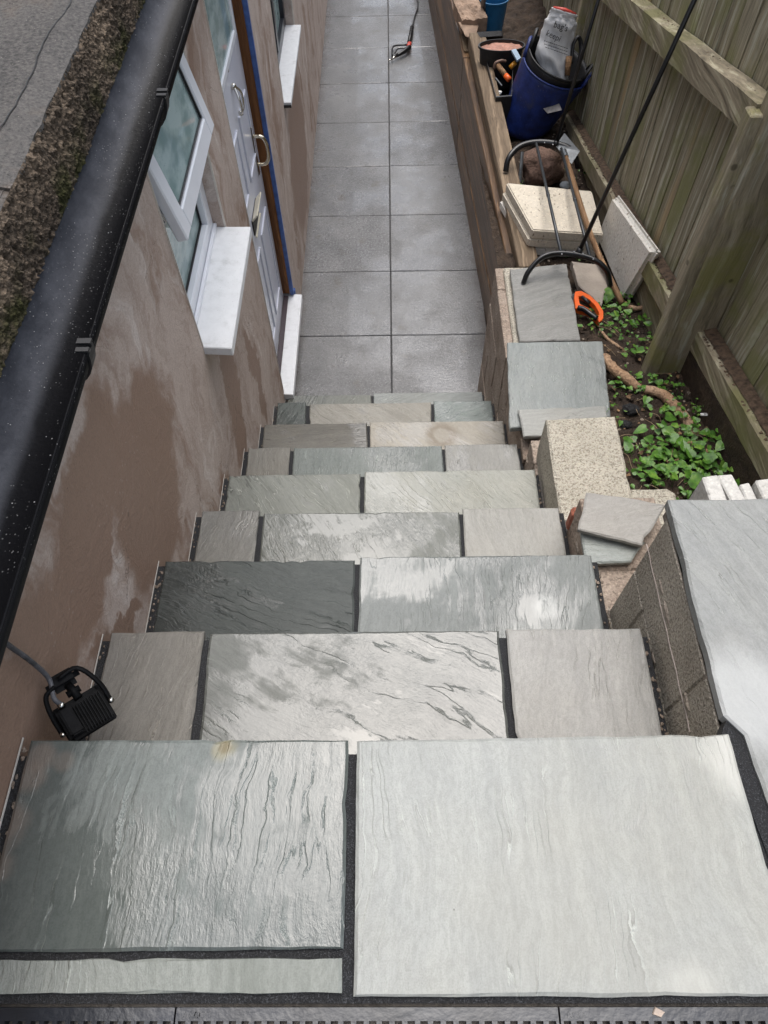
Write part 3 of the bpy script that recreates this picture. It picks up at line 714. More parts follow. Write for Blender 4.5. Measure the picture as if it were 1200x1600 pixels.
bm = B(); tube(bm, smoothpath([(XD+.004,3.25,1.29),(XD+.045,3.25,1.285),(XD+.062,3.25,1.25),(XD+.062,3.25,1.19),(XD+.045,3.25,1.155),(XD+.004,3.25,1.15)]), .0085, 10)
obj('door_handle', bm, BRASS, door, smooth=True)
# --- window 2
XF2 = -.635
win2 = obj('window', box((XF2-.05, w2[0]+.001, w2[2]+.02), (XF2, w2[0]+.055, w2[3]-.001), .003), ANTH, house, label='dark framed window beyond the white door')
for a, b in (((XF2-.05, w2[1]-.055, w2[2]+.02), (XF2, w2[1]-.001, w2[3]-.001)), ((XF2-.049, w2[0]+.0555, w2[2]+.02), (XF2-.001, w2[1]-.0555, w2[2]+.075)), ((XF2-.049, w2[0]+.0555, w2[3]-.06), (XF2-.001, w2[1]-.0555, w2[3]-.001)), ((XF2-.049, 4.44, w2[2]+.076), (XF2-.001, 4.50, w2[3]-.061))):
    obj('frame', box(a, b, .003), ANTH, win2)
obj('pane', box((XF2-.03, w2[0]+.05, w2[2]+.07), (XF2-.025, w2[1]-.05, w2[3]-.05)), GLASS, win2)
obj('sill', box((XF2-.02, w2[0]+.002, w2[2]-.012), (-.543, w2[1]-.004, w2[2]+.012), .002), UPVCD, win2)
obj('sill_end', box((-.60, w2[0]-.006, w2[2]-.014), (-.543, w2[0]+.0015, w2[2]-.0), .001), SEAL, win2)
# --- gutter
gx, gz, gr = -.5385, 2.358, .068
def half(bm, y0, y1, r_out, r_in, n=16):
    ra = []; 
    for yy in (y0, y1):
        o = [bm.verts.new((gx+r_out*math.cos(math.pi+math.pi*k/n), yy, gz+r_out*math.sin(math.pi+math.pi*k/n))) for k in range(n+1)]
        i_ = [bm.verts.new((gx+r_in*math.cos(math.pi+math.pi*k/n), yy, gz+r_in*math.sin(math.pi+math.pi*k/n))) for k in range(n+1)]
        ra.append((o, i_))
    (o0, i0), (o1, i1) = ra
    for k in range(n):
        bm.faces.new((o0[k], o0[k+1], o1[k+1], o1[k])); bm.faces.new((i0[k], i0[k+1], i1[k+1], i1[k]))
        bm.faces.new((o0[k], o0[k+1], i0[k+1], i0[k])); bm.faces.new((o1[k], o1[k+1], i1[k+1], i1[k]))
    for k in (0, n): bm.faces.new((o0[k], i0[k], i1[k], o1[k]))
    return bm
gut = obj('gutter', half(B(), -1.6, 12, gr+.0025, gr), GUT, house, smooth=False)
for f in gut.data.polygons: f.use_smooth = True
bm = B(); tube(bm, [(gx+gr+.001, -1.6, gz+.001), (gx+gr+.001, 12, gz+.001)], .0022, 8); obj('gutter_lip', bm, GUT, gut, smooth=True)
for yy in (at(120,545,z=gz).y, at(247,150,z=gz).y, 3.0, 4.1, 5.2):
    bm = half(B(), yy-.014, yy+.014, gr+.007, gr+.003)
    bx(bm, (gx+gr-.012, yy-.014, gz+.0045), (gx+gr+.0085, yy-.005, gz+.0085)); bx(bm, (gx+gr-.014, yy+.003, gz+.0045), (gx+gr+.0085, yy+.014, gz+.009))
    bx(bm, (gx-gr-.02, yy-.014, gz-.02), (gx-gr-.003, yy+.014, gz+.002))
    obj('gutter_bracket', bm, SEAL, gut)
bm = B(); rr = random.Random(3)
for k in range(260):
    a = rr.uniform(math.pi*1.05, math.pi*1.9); yy = rr.uniform(.3, 2.4); q = gr-.0004
    c = Vector((gx+q*math.cos(a), yy, gz+q*math.sin(a))); s2 = rr.uniform(.0003, .0011)
    lump(bm, c, s2, k, 1, .3) if False else hexa(bm, [c+Vector((-s2,-s2,0)), c+Vector((s2,-s2*.7,0)), c+Vector((s2*.8,s2,0)), c+Vector((-s2*.6,s2,0))], [c+Vector((-s2*.5,-s2*.5,s2)), c+Vector((s2*.5,-s2*.5,s2)), c+Vector((s2*.5,s2*.5,s2)), c+Vector((-s2*.5,s2*.5,s2))])
obj('gutter_debris', bm, plain('pale_grit', (.30,.30,.30), .7), gut, kind='stuff')
# --- flat roof with rough drip edge
roof = obj('roof', box((-2.35, -1.6, 2.335), (-.625, 14, 2.462)), FELT, house)
for (y0, y1, zz, m_) in ((1.06, 2.05, 2.474, 0), (2.04, 3.1, 2.480, 0), (-1.6, 1.07, 2.468, 0), (3.09, 14, 2.474, 0)):
    bm = B(); ny = int((y1-y0)/.03); nx = 10
    g = []
    for a in range(ny+1):
        yy = y0+(y1-y0)*a/ny; r_ = []
        for b in range(nx+1):
            f = b/nx; xx = -2.3 + (1.685)*min(1, f*1.0) 
            if b == nx: xx = -.612
            if b == nx-1: xx = -.66
            dz = -.006*mnoise.noise(Vector((xx*3, yy*4, 1))) - (.010 if b == nx else 0)
            r_.append(bm.verts.new((xx + (.006*mnoise.noise(Vector((3, yy*22, 1))) if b == nx else 0), yy, zz+dz)))
        g.append(r_)
    for a in range(ny):
        for b in range(nx): bm.faces.new((g[a][b], g[a+1][b], g[a+1][b+1], g[a][b+1]))
    ret = bmesh.ops.extrude_face_region(bm, geom=bm.faces[:])
    for v in [e for e in ret['geom'] if isinstance(e, bmesh.types.BMVert)]: v.co.z -= .008
    obj('felt_sheet', bm, FELT, roof, smooth=False)
bm = B(); ny, nz = 1500, 30; g = []
for a in range(ny+1):
    yy = -.2 + 4.2*a/ny; r_ = []
    for b in range(nz+1):
        f = b/nz; zz = 2.464 - .122*f
        d = .008*mnoise.fractal(Vector((yy*85, zz*70, 0)), .8, 2, 4) + .006*mnoise.noise(Vector((yy*7, zz*5, 4)))
        r_.append(bm.verts.new((-.612 + .006*math.sin(f*3) + d*(1 if 0 < b else .3) + .010*f, yy, zz + d*.4)))
    g.append(r_)
for a in range(ny):
    for b in range(nz): bm.faces.new((g[a][b], g[a+1][b], g[a+1][b+1], g[a][b+1]))
obj('drip_edge', bm, DRIP, roof)
obj('drip_board', box((-.66, 4.0, 2.335), (-.612, 14, 2.46)), DRIP, roof)
pts = smoothpath([at(118,-30,z=2.475), at(108,10,z=2.475), at(72,60,z=2.475), at(48,120,z=2.475), at(28,160,z=2.475), at(-10,215,z=2.475)], 8)
bm = B(); tube(bm, [p_ + Vector((.003*mnoise.noise(p_*40), 0, .0016)) for p_ in pts], .0013, 5); obj('felt_crack', bm, SEAL, roof)
# upper storey of the house set back behind the flat roof
obj('upper_wall', box((-2.9, -6, -.1), (-2.35, 14, 6.2)), plain('upper_render', (.22,.19,.165), .8, nz=.2, sc=2), house)

# ------------------------------------------------------------------ right-hand block wall beside the steps
bwall = thing('block_wall', 'rough low block wall stepping down along the right side of the stone steps', 'wall', (.58, 1.5, 0))
segs = [(-.05, .700, 2.004), (.705, 1.045, 1.545), (1.05, 1.60, 1.085), (1.605, 2.20, .955), (2.205, 2.80, .885)]
rr = random.Random(5)
for si, (y0, y1, zt) in enumerate(segs):
    z = zt; ci = 0
    xf = .522 if si < 1 else (.512 if si < 3 else .506)
    while z > -.02:
        zb = z-.215
        zb = max(zb, -.05)
        y = y0 - (0 if ci % 2 == 0 else .0); first = True
        while y < y1-.01:
            L = .44 if not (first and ci % 2) else .215; first = False
            ye = min(y1, y+L)
            if y1-ye < .06: ye = y1
            j = rr.uniform(-.004, .004)
            bm = box((xf+j*.5, y+.002, zb+.003), (xf+.20, ye-.002, z-.003), .003)
            obj('block', bm, BLOCKD if si == 0 else BRICKW, bwall)
            y = ye
        z = zb; ci += 1
    bm = B(); bx(bm, (xf+.0045, y0+.003, -.045), (xf+.19, y1-.003, zt-.009))
    obj('mortar_bed', bm, BLOCKD if si == 0 else MORT, bwall)
# mortar snots and render smears on the wall beside the steps
bm = B()
for k in range(60):
    y = rr.uniform(.1, 2.6); si = 0 if y < .7 else (1 if y < 1.045 else (2 if y < 1.6 else (3 if y < 2.2 else 4)))
    zt = segs[si][2]; zz = zt - rr.choice([.1, .1, .315, .215, .43]) + rr.uniform(-.01, .01)
    if zz < .05: continue
    lump(bm, ((.524 if si == 0 else .512), y, zz), rr.uniform(.008, .02), k, 1, .5, (.35, 1.6, .6))
obj('mortar_lumps', bm, MORT, bwall, kind='stuff')
# drip line of pale mortar along the top course
for (pa, pb) in (((1010, 850), (1078, 1143)),):
    a = at(*pa, x=.5215); b = at(*pb, x=.5215)
    bm = B(); tube(bm, [a.lerp(b, k/14)+Vector((0, 0, .002*math.sin(k*2.1))) for k in range(15)], .0012, 6)
    obj('mortar_bead', bm, plain('pale_mortar_bead', (.42,.36,.32), .8), bwall)

zC = 2.031
CP = stone((.27,.28,.275),(.36,.37,.36), wet=.12, angle=-28, ridge_light=.4, K=12, seed=51, stretch=(4, 1), relief=.9,
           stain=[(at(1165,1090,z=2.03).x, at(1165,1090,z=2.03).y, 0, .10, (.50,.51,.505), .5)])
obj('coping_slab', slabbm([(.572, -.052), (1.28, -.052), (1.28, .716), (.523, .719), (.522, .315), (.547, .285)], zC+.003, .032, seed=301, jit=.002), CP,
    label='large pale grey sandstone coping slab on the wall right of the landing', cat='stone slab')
bm = B(); bx(bm, (.5245, -.052, 1.985), (1.279, .712, 2.001)); obj('mortar_bed', bm, MORT, bwall)
bm = B(); bx(bm, (.724, -.05, 1.2), (1.28, .70, 1.99)); obj('retained_fill', bm, BLOCKD, bwall)
# the jointing that shows between landing and coping
bm = B(); a = at(1128,1128,z=2.02); hexa(bm, [(.515,.29,2.0),(.56,-.06,2.0),(.60,-.06,2.0),(.552,.30,2.0),(.530,.315,2.0)], [(.515,.29,2.025),(.56,-.06,2.025),(.60,-.06,2.025),(.552,.30,2.027),(.530,.315,2.027)]); obj('jointing', bm, JOINT, landing)

# loose pieces on the wall tops
def px_slab(name, pix, z, th, m, label, cat, seed, tilt=None, jit=.0022, group=None):
    pts = [P2(*q, z) for q in pix]
    ar = sum(pts[i][0]*pts[(i+1)%len(pts)][1]-pts[(i+1)%len(pts)][0]*pts[i][1] for i in range(len(pts)))
    if ar < 0: pts = pts[::-1]
    return obj(name, slabbm(pts, z, th, jit=jit, seed=seed, tilt=tilt), m, label=label, cat=cat, group=group)
LO1 = stone((.30,.29,.27),(.43,.42,.40), wet=0, angle=80, ridge_light=.2, seed=52, relief=.7)
LO2 = stone((.24,.27,.25),(.40,.43,.42), wet=.6, angle=90, ridge_light=.4, seed=53)
LC = stone((.24,.265,.26),(.36,.385,.38), wet=.3, angle=5, ridge_light=.6, seed=54, K=15)
LC2 = stone((.34,.345,.32),(.45,.45,.43), wet=.2, angle=85, ridge_light=.2, seed=55)
LD = stone((.24,.24,.225),(.37,.365,.35), wet=0, angle=70, ridge_light=.2, seed=56, relief=.8)
px_slab('stone_offcut', [(917,769),(1041,788),(1003,851),(904,826)], 1.604, .020, LO1, 'grey sandstone offcut lying uppermost on the stepped block wall by the coping slab', 'stone offcut', 401)
px_slab('stone_offcut', [(906,822),(1008,846),(986,877),(917,880)], 1.575, .022, LO2, 'wet greenish sandstone offcut partly under the uppermost grey offcut', 'stone offcut', 402)
px_slab('stone_slab', [(793,535),(941,533),(954,650),(797,668)], 1.0, .030, LC, 'blue-grey square sandstone slab lying on the wall beside the saw and weeds', 'stone slab', 403)
px_slab('stone_offcut', [(810,640),(946,634),(953,676),(819,682)], 1.022, .020, LC2, 'narrow pale sandstone strip lying across the near edge of the blue-grey slab', 'stone offcut', 404)
px_slab('stone_slab', [(797,420),(885,412),(907,531),(812,533)], .932, .030, LD, 'mottled grey slab on the far end of the wall under the black metal frame', 'stone slab', 405)
# the rough block under the mottled slab
bm = box((P2(788,428,.90)[0], 2.27, .70), (.72, 2.78, .900), .006); obj('concrete_block', bm, BLOCKP, label='rough edged concrete block under the mottled grey slab', cat='block')
# pebbled block(s)
def blockpx(pix, z, th, label, seed, m=BLOCKP):
    pts = [P2(*q, z) for q in pix]
    ar = sum(pts[i][0]*pts[(i+1)%len(pts)][1]-pts[(i+1)%len(pts)][0]*pts[i][1] for i in range(len(pts)))
    if ar < 0: pts = pts[::-1]
    return obj('concrete_block', slabbm(pts, z, th, jit=.002, seed=seed, cham=.006, step=.03), m, label=label, cat='block')
blockpx([(853,655),(961,650),(987,768),(987,830),(880,836)], 1.305, .215, 'pale pebbled concrete block standing on the wall between the two slabs', 411)
blockpx([(985,764),(1042,763),(1056,770),(1060,792),(1060,850),(990,850)], 1.298, .20, 'shorter pebbled block with a worn rounded corner behind the grey offcuts', 412)
# small mortar-caked block stub under the offcuts
bm = box((.515, .82, 1.40), (.70, 1.03, 1.548), .008); obj('concrete_block', bm, BRICKW, label='mortar stained block carrying the wet offcuts near the third step', cat='block')
bm = box((.505, 1.03, 1.38), (.545, 1.065, 1.47), .008); obj('brick_fragment', bm, plain('red_brick', (.30,.10,.06), .8, nz=.3, sc=40, bump=.5), label='small red brick fragment tucked beside the pebbled block', cat='brick')
# cut tile sticks standing behind the coping slab
for k, (pa, pb, pc, pd) in enumerate((((1097,745),(1122,741),(1145,790),(1114,793)), ((1121,742),(1144,740),(1172,788),(1147,791)), ((1155,757),(1171,753),(1192,790),(1172,793)), ((1180,750),(1215,745),(1235,790),(1200,793)))):
    bm = B(); q = [at(*p_, z=1.90-.012*(k == 2)) for p_ in (pa, pb, pc, pd)]
    e = (q[3]-q[0]); q[2] = q[1]+e*1.6; q[3] = q[0]+e*1.6
    hexa(bm, [v - Vector((0, 0, .30)) for v in q], q); bevel(bm, .003)
    obj('stone_strip', bm, CUTST, label=['leftmost pale cut stone strip standing on end behind the coping slab', 'second pale stone strip from the left behind the coping slab', 'shortest cut stone strip, third behind the coping slab', 'widest cut stone strip at the picture edge behind the coping slab'][k], cat='stone strip')

# ------------------------------------------------------------------ timber retaining wall beside the path
def AX(y): return .606 - .049*(y-3.3)
tw = thing('timber_wall', 'dark damp timber retaining wall along the right side of the paved path', 'wall', (.6, 5.5, 0))
def plank(y0, y1, xo0, xo1, z0, z1, m, parent, bev=.004, dz=(0, 0), nm='sleeper'):
    bm = B()
    a0, a1 = AX(y0), AX(y1)
    hexa(bm, [(a0+xo0,y0,z0+dz[0]),(a0+xo1,y0,z0+dz[0]),(a1+xo1,y1,z0+dz[1]),(a1+xo0,y1,z0+dz[1])], [(a0+xo0,y0,z1+dz[0]),(a0+xo1,y0,z1+dz[0]),(a1+xo1,y1,z1+dz[1]),(a1+xo0,y1,z1+dz[1])])
    bevel(bm, bev); return obj(nm, bm, m, parent)
for (y0, y1) in ((2.80, 5.18), (5.19, 7.57), (7.58, 9.96), (9.97, 13)):
    plank(y0, y1, 0, .10, -.05, .235, SLEEP, tw)
    plank(y0, y1, .004, .10, .239, .470, SLEEP, tw)
    plank(y0, y1, -.002, .095, .474, .70, SLEEP, tw)
obj('loose_sleeper', plank(2.95, 5.22, .040, .145, .66, .77, SLEEPT, None, dz=(0, .075)).data and B() or B(), SLEEPT) if False else None
ls = plank(2.95, 5.22, .032, .138, .672, .775, SLEEPT, None, dz=(-.01, .065), nm='loose_timber')
props(ls, label='pale sawn timber lying along the top of the dark timber wall by the blue trug', cat='timber')
plank(5.25, 9.5, .012, .10, .703, .715, SLEEPT, tw, nm='capping_board')

# ------------------------------------------------------------------ garden bed
def gh(y):
    K_ = [(-2, 1.12), (1.2, 1.08), (1.6, 1.02), (2.05, .93), (2.5, .83), (3.0, .715), (4.0, .60), (14, .58)]
    for (a, za), (b, zb) in zip(K_, K_[1:]):
        if y <= b: return za + (zb-za)*max(0, (y-a)/(b-a))
    return .58
bm = B(); nx, ny = 60, 420; g = []
for a in range(ny+1):
    y = .6 + 12*a/ny; r_ = []
    for b in range(nx+1):
        xx = .56 + .03*(0) + 1.1*b/nx
        h = gh(y) + .022*mnoise.fractal(Vector((xx*9, y*9, 0)), .8, 2, 5) + .05*max(0, xx-.95)
        r_.append(bm.verts.new((xx, y, h)))
    g.append(r_)
for a in range(ny):
    for b in range(nx): bm.faces.new((g[a][b], g[a+1][b], g[a+1][b+1], g[a][b+1]))
obj('garden_soil', bm, SOIL, kind='structure')
obj('garden_subsoil', box((.62, .75, -.1), (1.9, 13, .50)), SOIL, kind='structure')
bm = B(); rr = random.Random(11)
for k in range(1500):
    y = 1.2 + 3.6*rr.random()**1.2; xx = rr.uniform(.74, 1.2); s2 = rr.uniform(.002, .011)*(1 if rr.random() < .9 else 1.7)
    lump(bm, (xx, y, gh(y)+.05*max(0, xx-.95)+s2*.3), s2, k, 1, .4, (1, 1, .7))
obj('soil_crumbs', bm, SOIL, kind='stuff', label='loose soil crumbs and small stones on the garden bed', cat='soil')
bm = B()
for k in range(420):
    y = 1.2 + 3.6*rr.random()**1.2; xx = rr.uniform(.74, 1.2); s2 = rr.uniform(.002, .008)
    lump(bm, (xx, y, gh(y)+.05*max(0, xx-.95)+.006), s2, k, 1, .4, (1, 1, .6))
obj('pale_grit', bm, plain('pale_grit_stone', (.26,.21,.16), .8, nz=.5, sc=50), kind='stuff', label='scattered pale grit and wood chips on the dark soil', cat='grit')

def leaf(bm, c, d, up, L, Wd, fold=.25):
    d = d.normalized(); s = d.cross(up).normalized(); n = s.cross(d).normalized()
    prof = [(0,0),(-.08,.30),(.12,.50),(.40,.46),(.72,.24),(1,0)]
    mid = [bm.verts.new(c + d*L*t_ - n*L*.10*(t_**2)) for t_ in (0, .12, .40, .72, 1)]
    for sg in (1, -1):
        e = [bm.verts.new(c + d*L*t_ + s*sg*w_*Wd + n*(fold*w_*Wd - L*.10*max(0,t_)**2)) for t_, w_ in prof[1:5]]
        bm.faces.new((mid[0], e[0], e[1], mid[1]) if sg > 0 else (mid[1], e[1], e[0], mid[0]))
        bm.faces.new((mid[1], e[1], e[2], mid[2]) if sg > 0 else (mid[2], e[2], e[1], mid[1]))
        bm.faces.new((mid[2], e[2], e[3], mid[3]) if sg > 0 else (mid[3], e[3], e[2], mid[2]))
        bm.faces.new((mid[3], e[3], mid[4]) if sg > 0 else (mid[4], e[3], mid[3]))
def weeds(name, spots, n, seed, label, size=(.018, .036)):
    rr = random.Random(seed); bm = B(); tot = sum(w_ for *_, w_ in spots)
    for k in range(n):
        q = rr.random()*tot
        for (px, py, sx, sy, w_) in spots:
            q -= w_
            if q <= 0: break
        px_, py_ = rr.gauss(px, sx), rr.gauss(py, sy)
        p = at(px_, py_, z=.9)
        for _ in range(3): p = at(px_, py_, z=gh(p.y)+.05*max(0, p.x-.95))
        if p.x < .76 or p.x > 1.22 or p.y < 1.06: continue
        if p.y < 1.55 and p.x < .80: continue
        h = rr.uniform(.006, .055); a = rr.uniform(0, 6.28); L = rr.uniform(*size)*rr.choice((.55,.7,.85,1,1,1.25,1.6))
        d = Vector((math.cos(a), math.sin(a), rr.uniform(-.5, .25))); up = Vector((rr.uniform(-.35,.35), rr.uniform(-.45,.25), 1))
        c = p + Vector((0, 0, h)); leaf(bm, c, d, up, L, L*rr.uniform(.7, .95), rr.uniform(.05, .4))
        st = c - Vector((rr.uniform(-.02,.02), rr.uniform(-.02,.02), h))
        if rr.random() < .6:
            tube(bm, [st, st.lerp(c, .5)+Vector((rr.uniform(-.006,.006),0,.004)), c], .0009, 4, cap=False)
    return obj(name, bm, LEAF, kind='stuff', label=label, cat='weeds')
weeds('weeds', [(1060,715,45,26,5), (1020,740,25,20,2), (1110,735,28,25,2), (1075,690,25,15,1), (1130,700,20,14,.4)], 360, 1, 'thick patch of bright green bindweed leaves beside the pebbled block', (.016,.034))
weeds('weeds', [(960,485,22,10,2), (990,510,28,10,2), (940,520,18,8,1.2), (1000,540,30,14,1.2), (930,498,10,7,.8), (1020,560,20,10,.8), (985,455,16,10,.8)], 210, 2, 'sparse weeds scattered on the soil near the orange saw', (.012,.026))
weeds('weeds', [(1015,612,26,9,1), (1040,640,30,10,.8), (1085,655,25,12,.6), (985,600,14,10,.6), (1100,640,14,8,.4), (960,620,12,18,.3)], 150, 3, 'small creeping leaves around the broken root at the post foot', (.012,.024))
weeds('weeds', [(875,395,8,5,1), (900,400,8,12,.6), (905,430,5,12,.8), (810,295,8,3,.5), (905,275,12,12,.6)], 60, 4, 'little weeds squeezed between the cast slabs and mottled slab', (.010,.02))
big = B(); rr = random.Random(9)
for px, py, L in ((955,452,.075), (938,441,.06), (1080,748,.085), (1108,772,.07), (1040,650,.05)):
    p = at(px, py, z=.95)
    for _ in range(3): p = at(px, py, z=gh(p.y)+.07)
    leaf(big, p, Vector((rr.uniform(-1,1), rr.uniform(-.6,.6), -.1)), Vector((rr.uniform(-.2,.2), -.25, 1)), L, L*.8, .15)
    tube(big, [p, p-Vector((.01,.01,.09))], .0014, 5)
obj('broad_leaf_weed', big, LEAF, kind='stuff', label='few broad dark dock leaves rising above the weeds', cat='weeds')
# fallen brown leaves and litter among the weeds
LITTER = plain('dead_leaf', (.20, .12, .06), .75, nz=.6, sc=14)
bm = B(); rr = random.Random(77)
for k in range(230):
    px, py = rr.uniform(905, 1150), rr.uniform(440, 775)
    p = at(px, py, z=.95)
    for _ in range(3): p = at(px, py, z=gh(p.y)+.012+.05*max(0, p.x-.95))
    if p.x > 1.2 or p.x < .76 or (p.y < 1.55 and p.x < .80): continue
    a = rr.uniform(0, 6.28); L = rr.uniform(.008, .024)
    leaf(bm, p, Vector((math.cos(a), math.sin(a), rr.uniform(-.3,.3))), Vector((rr.uniform(-.5,.5), rr.uniform(-.5,.5), 1)), L, L*.7, rr.uniform(-.5, .5))
obj('leaf_litter', bm, LITTER, kind='stuff', label='brown dead leaves and bark bits scattered over the garden soil', cat='leaf litter')
# twigs and stalks
bm = B(); rr = random.Random(21)
for k in range(70):
    px, py = rr.uniform(930, 1130), rr.uniform(470, 770)
    p = at(px, py, z=.95)
    for _ in range(3): p = at(px, py, z=gh(p.y)+.02)
    if p.x > 1.2 or p.x < .76 or (p.y < 1.55 and p.x < .80): continue
    a = rr.uniform(0, 6.28); L = rr.uniform(.03, .12)
    q = [p + Vector((math.cos(a)*L*t_ + .006*math.sin(t_*4+k), math.sin(a)*L*t_, .012*math.sin(t_*3.1))) for t_ in (0, .25, .5, .75, 1)]
    tube(bm, q, .0011, 4)
obj('dry_twigs', bm, plain('dry_stalk', (.30,.22,.13), .7, nz=.3), kind='stuff', label='thin dry stalks and twigs lying over the weeds and soil', cat='twigs')
def root(label, pix, r, z0, m=BARK, seed=0, nm='broken_root'):
    pts = smoothpath([at(a, b, z=z0+c) for a, b, c in pix], 5); N = len(pts)
    rad = [r*(1+.22*mnoise.noise(Vector((k*.6, seed, 0))))*(.75+.25*math.sin(math.pi*min(1, max(.0, k/(N-1))))) for k in range(N)]
    bm = tube(B(), pts, rad, 12)
    for v in bm.verts: v.co += Vector((mnoise.noise(v.co*60), mnoise.noise(v.co*60+Vector((5,0,0))), mnoise.noise(v.co*60+Vector((0,7,0)))))*r*.22
    return obj(nm, bm, m, label=label, cat='root', smooth=True)
root('orange-brown flaking root beside the blue-grey slab', [(944,556,0),(958,576,.0),(980,592,.0),(997,607,-.01)], .022, .985, seed=1)
root('longer flaking root ending in a splintered orange tip near the white tag', [(1008,608,0),(1033,615,0),(1052,632,0),(1068,650,0),(1086,680,0)], .021, 1.005, seed=2)
root('short pale stick among the sparse weeds below the saw', [(938,515,0),(950,530,0),(972,545,0)], .007, .90, seed=3, nm='broken_stick')
root('brown stick lying under the foot of the leaning white slab', [(978,478,0),(995,482,0),(1014,478,0)], .011, .86, seed=4, nm='broken_stick')
for k, (px, py, r_, lb) in enumerate(((985,640,.030,'larger black clinker lump beside the blue-grey slab'), (978,664,.022,'smaller black clinker lump next to the pebbled block'))):
    p = at(px, py, z=1.0); obj('clinker_lump', lump(B(), p, r_, k+3, 3, .35, (1.1,.9,.6)), CHAR, label=lb, cat='stone')
p = at(1101, 648, z=1.045); tg = obj('plant_tag', box((p.x-.016, p.y-.006, p.z-.002), (p.x+.016, p.y+.006, p.z+.004), .001), plain('white_card', (.7,.7,.68), .5), label='small white printed tag lying on dark soil by the root tip', cat='tag')
bm = B(); 
for k in range(4): bx(bm, (p.x-.004+k*.004, p.y-.004, p.z+.0041), (p.x-.002+k*.004, p.y+.004, p.z+.0046))
obj('print', bm, INK, tg)

# ------------------------------------------------------------------ fence
FS = -.2265
fence = thing('timber_fence', 'weathered mossy feather edge timber fence running down the right of the garden', 'fence', (1.2, 3, .5))
def fz(y): return FS*(y-2.2)
def board(x0, x1, y0, y1, zb, zt, tk=.010, m=FENCE):
    """feather-edge board: thick edge near, thin edge far, bottom and top following the slope"""
    bm = B(); j = random.uniform(-.004, .004)
    hexa(bm, [(x0+j*.4, y0, zb+fz(y0)), (x0+j*.4+.0035, y1+.012, zb+fz(y1)), (x0+tk, y1+.012, zb+fz(y1)), (x0+tk, y0, zb+fz(y0))],
             [(x0+j*.4, y0, zt+fz(y0)), (x0+j*.4+.0035, y1+.012, zt+fz(y1)), (x0+tk, y1+.012, zt+fz(y1)), (x0+tk, y0, zt+fz(y0))])
    bmesh.ops.recalc_face_normals(bm, faces=bm.faces[:])
    return obj('fence_board', bm, m, fence)
def slope_rail(x0, x1, y0, y1, zb, zt, m=RAIL, nm='fence_rail'):
    bm = B(); N = 30; R_ = []
    for k in range(N+1):
        y = y0+(y1-y0)*k/N; w_ = .0025*mnoise.noise(Vector((y*6, zb*5, 0)))
        R_.append([bm.verts.new(q) for q in ((x0+w_, y, zb+fz(y)+w_), (x1, y, zb+fz(y)), (x1, y, zt+fz(y)+w_*1.5+.006), (x0+w_, y, zt+fz(y)+w_))])
    for a, b in zip(R_, R_[1:]):
        for k in range(4): bm.faces.new((a[k], a[(k+1)%4], b[(k+1)%4], b[k]))
    bm.faces.new(R_[0]); bm.faces.new(R_[-1])
    return obj(nm, bm, m, fence)
# far panels (beyond the post) and near panel (set back)
y = 2.19
while y < 9.4:
    w_ = random.uniform(.112, .128)
    board(1.195+random.uniform(0,.002), 0, y, y+w_, .93-.04, 2.75); y += w_
y = 2.165
while y > .2:
    w_ = random.uniform(.112, .128)
    board(1.275+random.uniform(0,.002), 0, y-w_, y, .93, 2.75); y -= w_
slope_rail(1.128, 1.193, 2.19, 9.4, 1.872, 1.965)
slope_rail(1.132, 1.193, 2.19, 4.6, 1.090, 1.175)
slope_rail(1.132, 1.193, 4.75, 9.4, 1.090, 1.175)
slope_rail(1.205, 1.273, .2, 2.16, 1.035, 1.125)
slope_rail(1.205, 1.273, .2, 2.16, 1.86, 1.95)
slope_rail(1.205, 1.225, .2, 2.16, .70, 1.03, SOIL, 'gravel_board')
slope_rail(1.165, 1.185, 2.2, 9.4, .70, 1.088, RAIL, 'gravel_board')
# post: near-front foot (1.105, 2.03, .95), leaning a touch away
def post(y, zb, zt, label=None, lean=(.045, .11), x0=1.055):
    bm = B(); lx, ly = lean
    for (xa, xb, ya, yb, h0, h1) in ((x0, x0+.052, y, y+.060, zb, zt), ):
        hexa(bm, [(xa,ya,h0),(xb,ya,h0),(xb,yb,h0),(xa,yb,h0)], [(xa+lx,ya+ly,h1),(xb+lx,ya+ly,h1),(xb+lx,yb+ly,h1),(xa+lx,yb+ly,h1)])
    bevel(bm, .004); po = obj('fence_post', bm, POSTM, fence)
    bm = B(); xa, xb, ya, yb = x0+.054, x0+.215, y+.012, y+.085
    hexa(bm, [(xa,ya,zb-.02),(xb,ya,zb-.02),(xb,yb,zb-.02),(xa,yb,zb-.02)], [(xa+lx,ya+ly,zt+.6),(xb+lx*.7,ya+ly,zt+.6),(xb+lx*.7,yb+ly,zt+.6),(xa+lx,yb+ly,zt+.6)])
    bevel(bm, .004); obj('fence_post', bm, POSTM, fence)
post(2.035, .90, 1.955)
post(4.62, .45, 1.45, x0=1.10)
for (x0_, y0_, y1_, z_) in ((1.228, .2, 2.15, 1.1265), (1.152, 2.2, 4.6, 1.1765)):
    bm = B(); n_ = int((y1_-y0_)/.03); rr = []
    for k in range(n_+1):
        y = y0_+(y1_-y0_)*k/n_; w_ = .008*mnoise.noise(Vector((y*19, z_, 0)))
        rr.append([bm.verts.new(q) for q in ((x0_+w_, y, z_+.0065+fz(y)), (x0_+.02, y, z_+.013+fz(y)+w_*.4), (x0_+(.044 if x0_ > 1.2 else .040), y, z_+.018+fz(y)))])
    for a, b in zip(rr, rr[1:]):
        for k in range(2): bm.faces.new((a[k], a[k+1], b[k+1], b[k]))
    obj('rail_dirt', bm, plain('rail_silt', (.085,.055,.035), .9, nz=.6, sc=50, bump=.8), fence)
